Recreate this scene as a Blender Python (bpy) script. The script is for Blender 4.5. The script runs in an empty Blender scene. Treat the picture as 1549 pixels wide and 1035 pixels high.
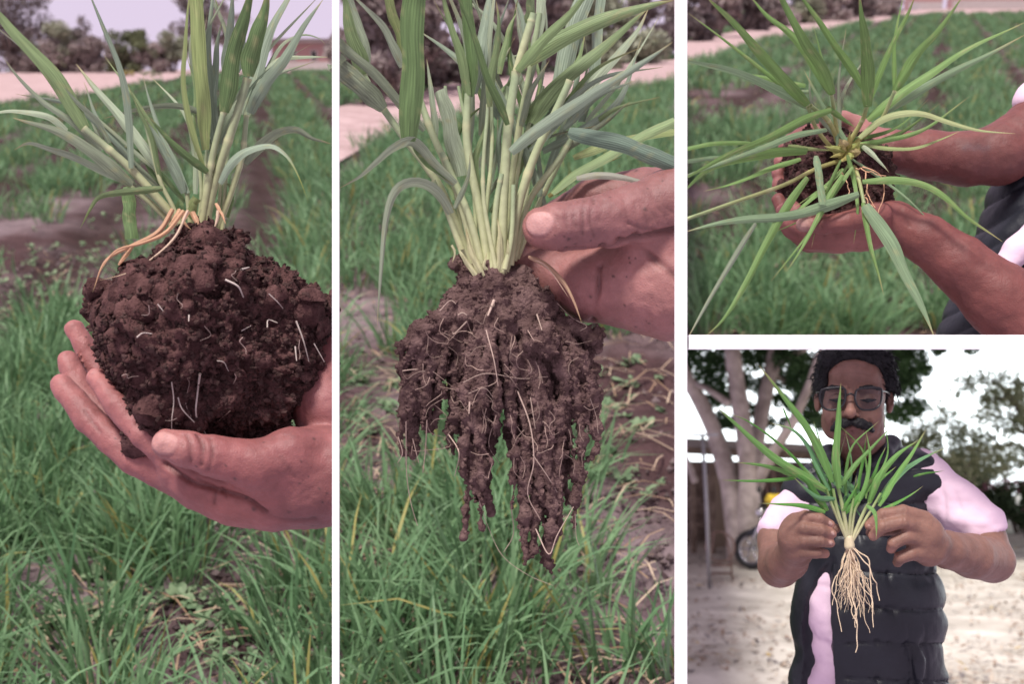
import bpy, math, random
import numpy as np
from mathutils import Vector, Matrix

# ------------------------------------------------------------------ camera, sky, sun, exposure
SC = bpy.context.scene
COL = SC.collection
F, CX, CY, CAMZ = 1800.0, 774.5, 517.5, 1.6          # focal length in photo pixels, photo centre, eye height
cam_d = bpy.data.cameras.new('camera'); cam = bpy.data.objects.new('camera', cam_d); COL.objects.link(cam)
cam.location = (0, 0, CAMZ); cam.rotation_euler = (math.radians(90), 0, 0)
cam_d.sensor_width = 36.0; cam_d.lens = 36.0*F/1549.0
cam_d.clip_start = 0.05; cam_d.clip_end = 2000
cam_d.dof.use_dof = True; cam_d.dof.focus_distance = 1.28; cam_d.dof.aperture_fstop = 8.0
SC.camera = cam
SUN_EL, SUN_AZ = math.radians(56), math.radians(206)   # high, soft, from behind the camera and a little left
w = bpy.data.worlds.new('World'); SC.world = w; w.use_nodes = True
nt = w.node_tree; nt.nodes.clear()
sky = nt.nodes.new('ShaderNodeTexSky'); sky.sky_type = 'NISHITA'; sky.sun_disc = False
sky.sun_elevation = SUN_EL; sky.sun_rotation = SUN_AZ; sky.dust_density = 4.0; sky.air_density = 1.0
bg1 = nt.nodes.new('ShaderNodeBackground'); bg1.inputs[1].default_value = 0.06
bg2 = nt.nodes.new('ShaderNodeBackground'); bg2.inputs[0].default_value = (0.88, 0.73, 0.92, 1); bg2.inputs[1].default_value = 0.66
add = nt.nodes.new('ShaderNodeAddShader'); wo = nt.nodes.new('ShaderNodeOutputWorld')
mixw = nt.nodes.new('ShaderNodeMixShader'); mixw.inputs[0].default_value = 0.86   # mostly an even overcast layer over the clear sky
nt.links.new(sky.outputs[0], bg1.inputs[0]); nt.links.new(bg1.outputs[0], mixw.inputs[1])
nt.links.new(bg2.outputs[0], mixw.inputs[2]); nt.links.new(mixw.outputs[0], wo.inputs[0])
nt.nodes.remove(add)
sun_d = bpy.data.lights.new('sun', 'SUN'); sun_d.energy = 3.3; sun_d.angle = math.radians(11); sun_d.color = (1.0, 0.95, 0.9)
sun = bpy.data.objects.new('sun', sun_d); COL.objects.link(sun)
sv = Vector((math.sin(SUN_AZ)*math.cos(SUN_EL), math.cos(SUN_AZ)*math.cos(SUN_EL), math.sin(SUN_EL)))   # towards the sun
sun.rotation_euler = (-sv).to_track_quat('-Z', 'Y').to_euler()
SC.view_settings.view_transform = 'Standard'; SC.view_settings.look = 'None'
SC.view_settings.gamma = 1; SC.view_settings.exposure = 0.58; SC.view_settings.use_curve_mapping = False
SC.cycles.max_bounces = 6; SC.cycles.transparent_max_bounces = 8
SC.cycles.use_denoising = True

R = np.random.default_rng(7)
random.seed(5)

# ------------------------------------------------------------------ helpers: noise, meshes
def _h(ix, iy, iz, seed):
    n = (ix*374761393 + iy*668265263 + iz*1274126177 + seed*974634601) & 0x7fffffff
    n = ((n ^ (n >> 13))*1274126177) & 0x7fffffff
    return ((n ^ (n >> 16)) & 0xffff)/65535.0
def vnoise(P, seed=0):
    P = np.asarray(P, dtype=np.float64); i = np.floor(P).astype(np.int64); f = P - i
    u = f*f*f*(f*(f*6 - 15) + 10)
    r = 0
    for dx in (0, 1):
        for dy in (0, 1):
            for dz in (0, 1):
                wgt = (u[:, 0] if dx else 1-u[:, 0])*(u[:, 1] if dy else 1-u[:, 1])*(u[:, 2] if dz else 1-u[:, 2])
                r = r + wgt*_h(i[:, 0]+dx, i[:, 1]+dy, i[:, 2]+dz, seed)
    return r*2 - 1
def fbm(P, octs=4, seed=0, gain=0.5):
    P = np.asarray(P, dtype=np.float64)
    a, s, r = 1.0, 1.0, 0
    for o in range(octs):
        r = r + a*vnoise(P*s + o*17.3, seed + o); a *= gain; s *= 2.03
    return r
def mesh_np(name, V, Fc, smooth=True):
    V = np.ascontiguousarray(V, dtype=np.float32); Fc = np.ascontiguousarray(Fc, dtype=np.int32)
    me = bpy.data.meshes.new(name); me.vertices.add(len(V)); me.vertices.foreach_set('co', V.ravel())
    k = Fc.shape[1]; me.loops.add(Fc.size); me.loops.foreach_set('vertex_index', Fc.ravel())
    me.polygons.add(len(Fc)); me.polygons.foreach_set('loop_start', np.arange(len(Fc), dtype=np.int32)*k)
    me.polygons.foreach_set('use_smooth', np.full(len(Fc), smooth, dtype=bool))
    me.update(calc_edges=True); return me
def set_tint(me, C):
    C = np.asarray(C, dtype=np.float32)
    if C.ndim == 1: C = np.tile(C, (len(me.vertices), 1))
    if C.shape[1] == 3: C = np.hstack([C, np.ones((len(C), 1), np.float32)])
    a = me.attributes.new('tint', 'FLOAT_COLOR', 'POINT'); a.data.foreach_set('color', np.ascontiguousarray(C).ravel())
def set_strip(me, ST):                                  # across / along coordinates of a blade, per vertex
    a = me.attributes.new('strip', 'FLOAT_VECTOR', 'POINT')
    a.data.foreach_set('vector', np.ascontiguousarray(ST, dtype=np.float32).ravel())
def link(name, me, mat=None, parent=None):
    o = bpy.data.objects.new(name, me); COL.objects.link(o)
    if mat is not None and me is not None and len(me.materials) == 0: me.materials.append(mat)
    if parent is not None: o.parent = parent
    return o
def tag(o, label=None, cat=None, group=None, kind=None):
    if label: o['label'] = label
    if cat: o['category'] = cat
    if group: o['group'] = group
    if kind: o['kind'] = kind
    return o
def empty(name, loc=(0, 0, 0), rot=(0, 0, 0)):
    o = bpy.data.objects.new(name, None); COL.objects.link(o); o.location = loc; o.rotation_euler = rot; o.empty_display_size = .05; return o
def nrm(v): v = np.asarray(v, float); return v/(np.linalg.norm(v, axis=-1, keepdims=True) + 1e-12)
class MB:                                               # joins shapes into ONE mesh
    def __init__(s): s.v, s.f, s.n = [], [], 0
    def add(s, V, Fc):
        V = np.asarray(V, float); s.v.append(V); s.f += [tuple(int(i)+s.n for i in q) for q in Fc]; s.n += len(V); return s
    def box(s, c, size, rot=None, bev=0.0):
        hx, hy, hz = np.asarray(size, float)/2; b = min(bev, hx*.9, hy*.9, hz*.9)
        if b <= 0:
            V = np.array([(x, y, z) for x in (-hx, hx) for y in (-hy, hy) for z in (-hz, hz)])
            Q = [(0, 1, 3, 2), (4, 6, 7, 5), (0, 4, 5, 1), (2, 3, 7, 6), (0, 2, 6, 4), (1, 5, 7, 3)]
        else:
            V = []; Q = []
            for z, k in ((-hz, b), (-hz+b, 0), (hz-b, 0), (hz, b)):
                x, y = hx-k, hy-k
                V += [(-x+b*(k == 0), -y, z), (x-b*(k == 0), -y, z), (x, -y+b*(k == 0), z), (x, y-b*(k == 0), z), (x-b*(k == 0), y, z), (-x+b*(k == 0), y, z), (-x, y-b*(k == 0), z), (-x, -y+b*(k == 0), z)]
            for r in range(3):
                for i in range(8): Q.append((r*8+i, r*8+(i+1) % 8, r*8+8+(i+1) % 8, r*8+8+i))
            Q += [tuple(range(7, -1, -1)), tuple(range(24, 32))]
            V = np.array(V, float)
        if rot is not None: V = V @ np.array(rot).T
        return s.add(V + np.asarray(c, float), Q)
    def tube(s, P, rad, n=8, cap=True):
        V, Q = tube_vf(P, rad, n, cap); return s.add(V, Q)
    def build(s, name, mat, parent=None, smooth=False):
        me = bpy.data.meshes.new(name); me.from_pydata([tuple(v) for v in np.vstack(s.v)], [], s.f)
        me.polygons.foreach_set('use_smooth', [smooth]*len(me.polygons)); me.update()
        return link(name, me, mat, parent)
def tube_vf(P, rad, n=8, cap=True):
    P = np.asarray(P, float); rad = np.broadcast_to(np.asarray(rad, float), (len(P),))
    T = nrm(np.gradient(P, axis=0)); up = np.array([0.13, 0.21, 0.97]);
    if abs(T[0] @ up) > .9: up = np.array([1.0, .1, 0])
    N = nrm(np.cross(T[0], up)); V = []
    for i in range(len(P)):
        N = nrm(N - T[i]*(N @ T[i])); B = np.cross(T[i], N)
        a = np.arange(n)*2*math.pi/n
        V.append(P[i] + rad[i]*(np.cos(a)[:, None]*N + np.sin(a)[:, None]*B))
    V = np.vstack(V); Q = []
    for i in range(len(P)-1):
        for j in range(n): Q.append((i*n+j, i*n+(j+1) % n, (i+1)*n+(j+1) % n, (i+1)*n+j))
    if cap: Q.append(tuple(range(n-1, -1, -1))); Q.append(tuple(range((len(P)-1)*n, len(P)*n)))
    return V, Q
def spline(P, n):                                       # smooth curve through points, chord-length spaced
    P = np.asarray(P, float)
    if len(P) == 2: t = np.linspace(0, 1, n)[:, None]; return P[0]*(1-t) + P[1]*t
    d = np.r_[0, np.cumsum(np.maximum(np.linalg.norm(np.diff(P, axis=0), axis=1)**.5, 1e-9))]
    E = np.vstack([2*P[0]-P[1], P, 2*P[-1]-P[-2]]); D = np.r_[-d[1], d, 2*d[-1]-d[-2]]
    out = []
    for t in np.linspace(0, d[-1], n):
        i = min(max(np.searchsorted(d, t, 'right') - 1, 0), len(P)-2); p0, p1, p2, p3 = E[i:i+4]; t0, t1, t2, t3 = D[i:i+4]
        A1 = (t1-t)/(t1-t0)*p0 + (t-t0)/(t1-t0)*p1; A2 = (t2-t)/(t2-t1)*p1 + (t-t1)/(t2-t1)*p2; A3 = (t3-t)/(t3-t2)*p2 + (t-t2)/(t3-t2)*p3
        B1 = (t2-t)/(t2-t0)*A1 + (t-t0)/(t2-t0)*A2; B2 = (t3-t)/(t3-t1)*A2 + (t-t1)/(t3-t1)*A3
        out.append((t2-t)/(t2-t1)*B1 + (t-t1)/(t2-t1)*B2)
    return np.array(out)

# ------------------------------------------------------------------ helpers: rounded solids (distance fields turned into one smooth mesh)
class Solid:
    def __init__(s, lo, hi, h):
        s.lo = np.asarray(lo, float); s.h = h; s.n = np.ceil((np.asarray(hi)-s.lo)/h).astype(int) + 1
        s.ax = [s.lo[i] + h*np.arange(s.n[i]) for i in range(3)]
        s.D = np.full(s.n, 0.08, np.float32)
    def _sub(s, lo, hi, pad):
        a = np.clip(np.floor((np.asarray(lo)-pad-s.lo)/s.h).astype(int), 0, s.n); b = np.clip(np.ceil((np.asarray(hi)+pad-s.lo)/s.h).astype(int)+1, 0, s.n)
        sl = tuple(slice(a[i], b[i]) for i in range(3))
        X, Y, Z = np.meshgrid(s.ax[0][sl[0]], s.ax[1][sl[1]], s.ax[2][sl[2]], indexing='ij', sparse=True)
        return sl, X.astype(np.float32), Y.astype(np.float32), Z.astype(np.float32)
    def _put(s, sl, d, k, mode):
        A = s.D[sl]
        if A.size == 0: return
        if mode == 'cut': A, d = -A, d
        if k <= 0: r = np.minimum(A, d)
        else:
            t = np.clip(.5 + .5*(d-A)/k, 0, 1); r = d*(1-t) + A*t - k*t*(1-t)
        s.D[sl] = -r if mode == 'cut' else r
    def cap(s, a, b, ra, rb=None, k=0.004, mode='add'):
        rb = ra if rb is None else rb; a = np.asarray(a, float); b = np.asarray(b, float); rm = max(ra, rb)
        sl, X, Y, Z = s._sub(np.minimum(a, b)-rm, np.maximum(a, b)+rm, k + 3*s.h); ab = b-a; L = float(ab @ ab) + 1e-12
        t = np.clip(((X-a[0])*ab[0] + (Y-a[1])*ab[1] + (Z-a[2])*ab[2])/L, 0, 1)
        d = np.sqrt((X-a[0]-t*ab[0])**2 + (Y-a[1]-t*ab[1])**2 + (Z-a[2]-t*ab[2])**2) - (ra + t*(rb-ra))
        s._put(sl, d.astype(np.float32), k, mode); return s
    def chain(s, P, rad, k=0.004, k0=None):
        for i in range(len(P)-1): s.cap(P[i], P[i+1], rad[i], rad[i+1], k if (i or k0 is None) else k0)
        return s
    def ell(s, c, r, k=0.004, rot=None, mode='add'):
        c = np.asarray(c, float); r = np.asarray(r, float); m = r.max()
        sl, X, Y, Z = s._sub(c-m, c+m, k + 3*s.h); x, y, z = X-c[0], Y-c[1], Z-c[2]
        if rot is not None:
            M = np.array(rot); x, y, z = (M[0, i]*x + M[1, i]*y + M[2, i]*z for i in range(3)) if False else (M[0][0]*x+M[1][0]*y+M[2][0]*z, M[0][1]*x+M[1][1]*y+M[2][1]*z, M[0][2]*x+M[1][2]*y+M[2][2]*z)
        k0 = np.sqrt((x/r[0])**2 + (y/r[1])**2 + (z/r[2])**2) + 1e-9; k1 = np.sqrt((x/r[0]**2)**2 + (y/r[1]**2)**2 + (z/r[2]**2)**2) + 1e-9
        s._put(sl, (k0*(k0-1)/k1).astype(np.float32), k, mode); return s
    def clip(s, n, c):                                  # keep only n.x < c
        X, Y, Z = np.meshgrid(*s.ax, indexing='ij', sparse=True); s.D = np.maximum(s.D, (X*n[0]+Y*n[1]+Z*n[2]-c).astype(np.float32)); return s
    def mesh(s):
        D = s.D; D[0] = D[-1] = .05; D[:, 0] = D[:, -1] = .05; D[:, :, 0] = D[:, :, -1] = .05
        nx, ny, nz = D.shape; cs = [(i, j, k) for i in (0, 1) for j in (0, 1) for k in (0, 1)]; S = D < 0
        cnt = np.zeros((nx-1, ny-1, nz-1), np.int8)
        for i, j, k in cs: cnt += S[i:nx-1+i, j:ny-1+j, k:nz-1+k]
        mask = (cnt > 0) & (cnt < 8); idx = np.argwhere(mask)
        val = np.stack([D[idx[:, 0]+i, idx[:, 1]+j, idx[:, 2]+k] for i, j, k in cs], 1); pos = np.zeros((len(idx), 3)); c = np.zeros(len(idx))
        for a in range(8):
            for b in range(a+1, 8):
                pa, pb = np.array(cs[a]), np.array(cs[b])
                if np.abs(pa-pb).sum() != 1: continue
                m = (val[:, a] < 0) != (val[:, b] < 0); t = val[m, a]/(val[m, a]-val[m, b]); pos[m] += pa + t[:, None]*(pb-pa); c[m] += 1
        V = s.lo + s.h*(idx + pos/c[:, None]); ID = np.full(mask.shape, -1, np.int32); ID[mask] = np.arange(len(idx)); Q = []
        for ax in range(3):
            lo_ = [slice(None)]*3; hi_ = [slice(None)]*3; lo_[ax] = slice(0, -1); hi_[ax] = slice(1, None); A, B = S[tuple(lo_)], S[tuple(hi_)]
            e = np.argwhere(A != B); o1, o2 = [(1, 2), (2, 0), (0, 1)][ax]
            e = e[(e[:, o1] > 0) & (e[:, o2] > 0) & (e[:, o1] < D.shape[o1]-1) & (e[:, o2] < D.shape[o2]-1)]
            ins = A[e[:, 0], e[:, 1], e[:, 2]]; q = []
            for d1, d2 in ((-1, -1), (0, -1), (0, 0), (-1, 0)):
                g = e.copy(); g[:, o1] += d1; g[:, o2] += d2; q.append(ID[g[:, 0], g[:, 1], g[:, 2]])
            q = np.stack(q, 1); q[~ins] = q[~ins][:, ::-1]; Q.append(q)
        return V, np.vstack(Q)
def normals(V, Q):
    n = np.cross(V[Q[:, 2]]-V[Q[:, 0]], V[Q[:, 3]]-V[Q[:, 1]]); N = np.zeros_like(V)
    for k in range(4): np.add.at(N, Q[:, k], n)
    return nrm(N)
def relax(V, Q, it=1, lam=.5):
    for _ in range(it):
        S = np.zeros_like(V); c = np.zeros(len(V))
        for a in range(4):
            b = (a+1) % 4
            np.add.at(S, Q[:, a], V[Q[:, b]]); np.add.at(S, Q[:, b], V[Q[:, a]]); np.add.at(c, Q[:, a], 1); np.add.at(c, Q[:, b], 1)
        V = V*(1-lam) + lam*S/c[:, None]
    return V
def seg_dist(P, L):                                     # distance of points to a polyline
    L = np.asarray(L, float); best = np.full(len(P), 9.0)
    for a, b in zip(L[:-1], L[1:]):
        ab = b-a; t = np.clip(((P-a) @ ab)/(ab @ ab + 1e-12), 0, 1); best = np.minimum(best, np.linalg.norm(P-a-t[:, None]*ab, axis=1))
    return best

# ------------------------------------------------------------------ helpers: stages (each stands on its own sloping ground)
class Stage:
    def __init__(s, d0, yh, p): s.d0, s.yh, s.p = d0, yh, p; s.th = math.atan((CY-yh)/F); s.s = d0/F
    def pt(s, px, py, dz=0.0):                          # a point at the subject's distance, dz in the same small unit, away from the viewer
        d = s.d0 + dz*s.s; return np.array([(px-CX)/F*d, d, (CY-py)/F*d + CAMZ])
    def pts(s, L): return np.array([s.pt(*(tuple(q) + (0,))[:3]) for q in L])
    def r(s, rpx, dz=0.0): return rpx*s.s*(1 + dz/F)
    def ground(s, px, py):                              # the ground point seen there
        px = np.asarray(px, float); py = np.asarray(py, float)
        rx, rz = (px-CX)/F, (CY-py)/F; nr = -math.sin(s.th) + rz*math.cos(s.th); t = -s.p/nr
        return np.stack([rx*t, t + 0*rx, rz*t + CAMZ], -1)
    def up(s): return np.array([0, -math.sin(s.th), math.cos(s.th)])
    def fwd(s): return np.array([0, math.cos(s.th), math.sin(s.th)])
    def uv(s, P): P = np.asarray(P) - np.array([0, 0, CAMZ]); return P[:, 0], P @ s.fwd()
    def xy(s, u, v): return np.stack([u, 0*u, 0*u], -1) + np.outer(v, s.fwd()) - s.p*s.up() + np.array([0, 0, CAMZ])
    def proj(s, P): P = np.asarray(P); return CX + F*P[:, 0]/P[:, 1], CY - F*(P[:, 2]-CAMZ)/P[:, 1]
    def stand(s, px, py): g = s.ground(px, py); return tuple(float(x) for x in g), (s.th, 0, 0), float(g[1])/F   # location, rotation, metres per unit there

# ------------------------------------------------------------------ materials
def mat(name, col=(.5, .5, .5), rough=.7, metal=0.0, noise=0.0, nscale=20.0, bump=0.0, bscale=60.0, tint=False, spec=.3, col2=None, detail=5.0, sss=0.0, transl=0.0, bdist=.01):
    m = bpy.data.materials.new(name); m.use_nodes = True; t = m.node_tree; b = t.nodes['Principled BSDF']; N = t.nodes.new; L = t.links.new
    b.inputs['Roughness'].default_value = rough; b.inputs['Metallic'].default_value = metal; b.inputs['Specular IOR Level'].default_value = spec
    src = None
    if tint:
        a = N('ShaderNodeAttribute'); a.attribute_name = 'tint'; src = a.outputs['Color']
    else:
        c = N('ShaderNodeRGB'); c.outputs[0].default_value = (*col, 1); src = c.outputs[0]
    tc = N('ShaderNodeTexCoord')
    if noise > 0 or col2 is not None:
        n = N('ShaderNodeTexNoise'); n.inputs['Scale'].default_value = nscale; n.inputs['Detail'].default_value = detail; n.inputs['Roughness'].default_value = .65; L(tc.outputs['Object'], n.inputs['Vector'])
        if col2 is not None:
            rp = N('ShaderNodeValToRGB'); rp.color_ramp.elements[0].position = .38; rp.color_ramp.elements[1].position = .64; L(n.outputs['Fac'], rp.inputs[0])
            mx = N('ShaderNodeMix'); mx.data_type = 'RGBA'; L(rp.outputs[0], mx.inputs[0]); L(src, mx.inputs[6]); mx.inputs[7].default_value = (*col2, 1); src = mx.outputs[2]
        if noise > 0:
            mr = N('ShaderNodeMapRange'); mr.inputs[1].default_value = .25; mr.inputs[2].default_value = .75; mr.inputs[3].default_value = 1-noise; mr.inputs[4].default_value = 1+noise; L(n.outputs['Fac'], mr.inputs[0])
            v = N('ShaderNodeVectorMath'); v.operation = 'SCALE'; L(src, v.inputs[0]); L(mr.outputs[0], v.inputs['Scale']); src = v.outputs[0]
    L(src, b.inputs['Base Color'])
    if bump > 0:
        n2 = N('ShaderNodeTexNoise'); n2.inputs['Scale'].default_value = bscale; n2.inputs['Detail'].default_value = 6; L(tc.outputs['Object'], n2.inputs['Vector'])
        bp = N('ShaderNodeBump'); bp.inputs['Strength'].default_value = bump; bp.inputs['Distance'].default_value = bdist; L(n2.outputs['Fac'], bp.inputs['Height']); L(bp.outputs[0], b.inputs['Normal'])
    if sss > 0:
        b.inputs['Subsurface Weight'].default_value = sss; b.inputs['Subsurface Radius'].default_value = (.006, .002, .001); b.inputs['Subsurface Scale'].default_value = 1.0
    if transl > 0:
        tr = N('ShaderNodeBsdfTranslucent'); L(src, tr.inputs[0]); ms = N('ShaderNodeMixShader'); ms.inputs[0].default_value = transl
        L(b.outputs[0], ms.inputs[1]); L(tr.outputs[0], ms.inputs[2]); L(ms.outputs[0], t.nodes['Material Output'].inputs[0])
    return m
def leaf_material():
    m = mat('wheat_leaf', tint=True, rough=.5, spec=.35, transl=.28); t = m.node_tree; N = t.nodes.new; L = t.links.new
    a = [n for n in t.nodes if n.bl_idname == 'ShaderNodeAttribute'][0]; b = t.nodes['Principled BSDF']; tr = [n for n in t.nodes if n.bl_idname == 'ShaderNodeBsdfTranslucent'][0]
    st = N('ShaderNodeAttribute'); st.attribute_name = 'strip'
    mp = N('ShaderNodeVectorMath'); mp.operation = 'MULTIPLY'; mp.inputs[1].default_value = (7, 1.2, 3); L(st.outputs['Vector'], mp.inputs[0])
    n = N('ShaderNodeTexNoise'); n.inputs['Scale'].default_value = 1.0; n.inputs['Detail'].default_value = 3; L(mp.outputs[0], n.inputs['Vector'])
    mr = N('ShaderNodeMapRange'); mr.inputs[1].default_value = .3; mr.inputs[2].default_value = .7; mr.inputs[3].default_value = .72; mr.inputs[4].default_value = 1.25; L(n.outputs['Fac'], mr.inputs[0])
    # parallel veins
    sx = N('ShaderNodeSeparateXYZ'); L(st.outputs['Vector'], sx.inputs[0]); w1 = N('ShaderNodeMath'); w1.operation = 'MULTIPLY'; w1.inputs[1].default_value = 26; L(sx.outputs[0], w1.inputs[0])
    w2 = N('ShaderNodeMath'); w2.operation = 'SINE'; L(w1.outputs[0], w2.inputs[0])
    bp = N('ShaderNodeBump'); bp.inputs['Strength'].default_value = .25; bp.inputs['Distance'].default_value = .0008; L(w2.outputs[0], bp.inputs['Height']); L(bp.outputs[0], b.inputs['Normal'])
    w3 = N('ShaderNodeMath'); w3.operation = 'MULTIPLY_ADD'; w3.inputs[1].default_value = .07; w3.inputs[2].default_value = 1.0; L(w2.outputs[0], w3.inputs[0])
    w4 = N('ShaderNodeMath'); w4.operation = 'MULTIPLY'; L(mr.outputs[0], w4.inputs[0]); L(w3.outputs[0], w4.inputs[1])
    v = N('ShaderNodeVectorMath'); v.operation = 'SCALE'; L(a.outputs['Color'], v.inputs[0]); L(w4.outputs[0], v.inputs['Scale'])
    L(v.outputs[0], b.inputs['Base Color']); L(v.outputs[0], tr.inputs[0])
    return m
M_leaf = leaf_material()
M_stem = mat('wheat_stem', tint=True, rough=.45, spec=.35, noise=.18, nscale=90, transl=.12)
M_grass = mat('field_blade', tint=True, rough=.5, spec=.3, transl=.3)
M_root = mat('root', tint=True, rough=.6, noise=.25, nscale=150)
M_soil = mat('clod_soil', col=(.058, .027, .026), col2=(.108, .055, .051), rough=.92, noise=.3, nscale=70, bump=.8, bscale=420, spec=.12, bdist=.004)
M_mud = mat('dried_mud', col=(.095, .057, .053), col2=(.15, .096, .088), rough=.95, noise=.3, nscale=60, bump=.8, bscale=420, spec=.08, bdist=.004)
M_skin = mat('skin', tint=True, rough=.55, noise=.22, nscale=55, bump=.32, bscale=210, spec=.38, sss=.08, bdist=.002)
_t = M_skin.node_tree; _b = [n for n in _t.nodes if n.bl_idname == 'ShaderNodeBump'][0]; _tc = [n for n in _t.nodes if n.bl_idname == 'ShaderNodeTexCoord'][0]
_vo = _t.nodes.new('ShaderNodeTexVoronoi'); _vo.feature = 'DISTANCE_TO_EDGE'; _vo.inputs['Scale'].default_value = 420; _t.links.new(_tc.outputs['Object'], _vo.inputs['Vector'])
_b2 = _t.nodes.new('ShaderNodeBump'); _b2.inputs['Strength'].default_value = .35; _b2.inputs['Distance'].default_value = .0012; _t.links.new(_vo.outputs['Distance'], _b2.inputs['Height']); _t.links.new(_b.outputs[0], _b2.inputs['Normal']); _t.links.new(_b2.outputs[0], _t.nodes['Principled BSDF'].inputs['Normal'])
M_white = mat('white_paint', col=(.88, .88, .88), rough=.6)
# ------------------------------------------------------------------ the four stages
S1, S2, S3, S4 = Stage(1.15, 70, 1.35), Stage(1.15, 30, 1.35), Stage(1.5, -20, 3.8), Stage(1.45, 690, 1.3)

# thin white frame dividing the view: two uprights and a crossbar
def frame_stand():
    d = 1.05; root = empty('white_frame', (0, d, 0)); tag(root, 'thin white frame of two tall uprights and one short crossbar between the scenes', 'frame')
    def X(px): return (px-CX)/F*d
    def Zc(py): return (CY-py)/F*d + CAMZ
    for x0, x1 in ((502.5, 513.5), (1020.5, 1039.5)):
        xm = (x0+x1)/2; a = math.atan((xm-CX)/F); wd = (x1-x0)/F*d
        mb = MB(); ca, sa = math.cos(-a), math.sin(-a)
        mb.box((0, 0, 0), (wd, .012, 2.6), rot=((ca, -sa, 0), (sa, ca, 0), (0, 0, 1)), bev=.0006)
        o = mb.build('upright', M_white, root); o.location = (X(xm), 0, 1.3)
    mb = MB(); x0, x1 = X(1039.8)+.0008, X(1900); mb.box((0, 0, 0), (x1-x0, .012, (529-507)/F*d), bev=.0006)
    o = mb.build('crossbar', M_white, root); o.location = ((x0+x1)/2, 0, Zc(518))
frame_stand()

# ------------------------------------------------------------------ fields
M_field = mat('field_soil', tint=True, rough=.95, noise=.45, nscale=7, bump=.9, bscale=45, spec=.1, detail=8, bdist=.03)
M_path = mat('dirt_path', col=(.36, .255, .245), col2=(.43, .32, .31), rough=.95, noise=.12, nscale=2.5, bump=.3, bscale=12, spec=.1)
M_weed = mat('weed_leaf', tint=True, rough=.6, transl=.25)

def blade_mesh(B, U, h, wd, az, lean, curve, face, T):
    n = len(B); ex = np.array([1.0, 0, 0]); fy = np.cross(U, ex)
    D = np.cos(az)[:, None]*ex + np.sin(az)[:, None]*fy; sd = np.cos(face)[:, None]*ex + np.sin(face)[:, None]*fy
    V = np.zeros((n, 7, 3)); lev = [0, .4, .75, 1.0]; wf = [.75, 1.0, .7, 0]
    for i, t in enumerate(lev):
        drop = 1 - .38*np.minimum(curve, 1.4)*t*t
        c = B + U*(h*t*drop)[:, None] + D*(h*(lean*t + curve*.75*t*t))[:, None]
        if i < 3: V[:, 2*i] = c - sd*(wd*wf[i]/2)[:, None]; V[:, 2*i+1] = c + sd*(wd*wf[i]/2)[:, None]
        else: V[:, 6] = c
    tri = np.array([(0, 1, 3), (0, 3, 2), (2, 3, 5), (2, 5, 4), (4, 5, 6)]); Fc = (np.arange(n)[:, None, None]*7 + tri).reshape(-1, 3)
    return V.reshape(-1, 3), Fc, np.repeat(T, 7, axis=0)

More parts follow.
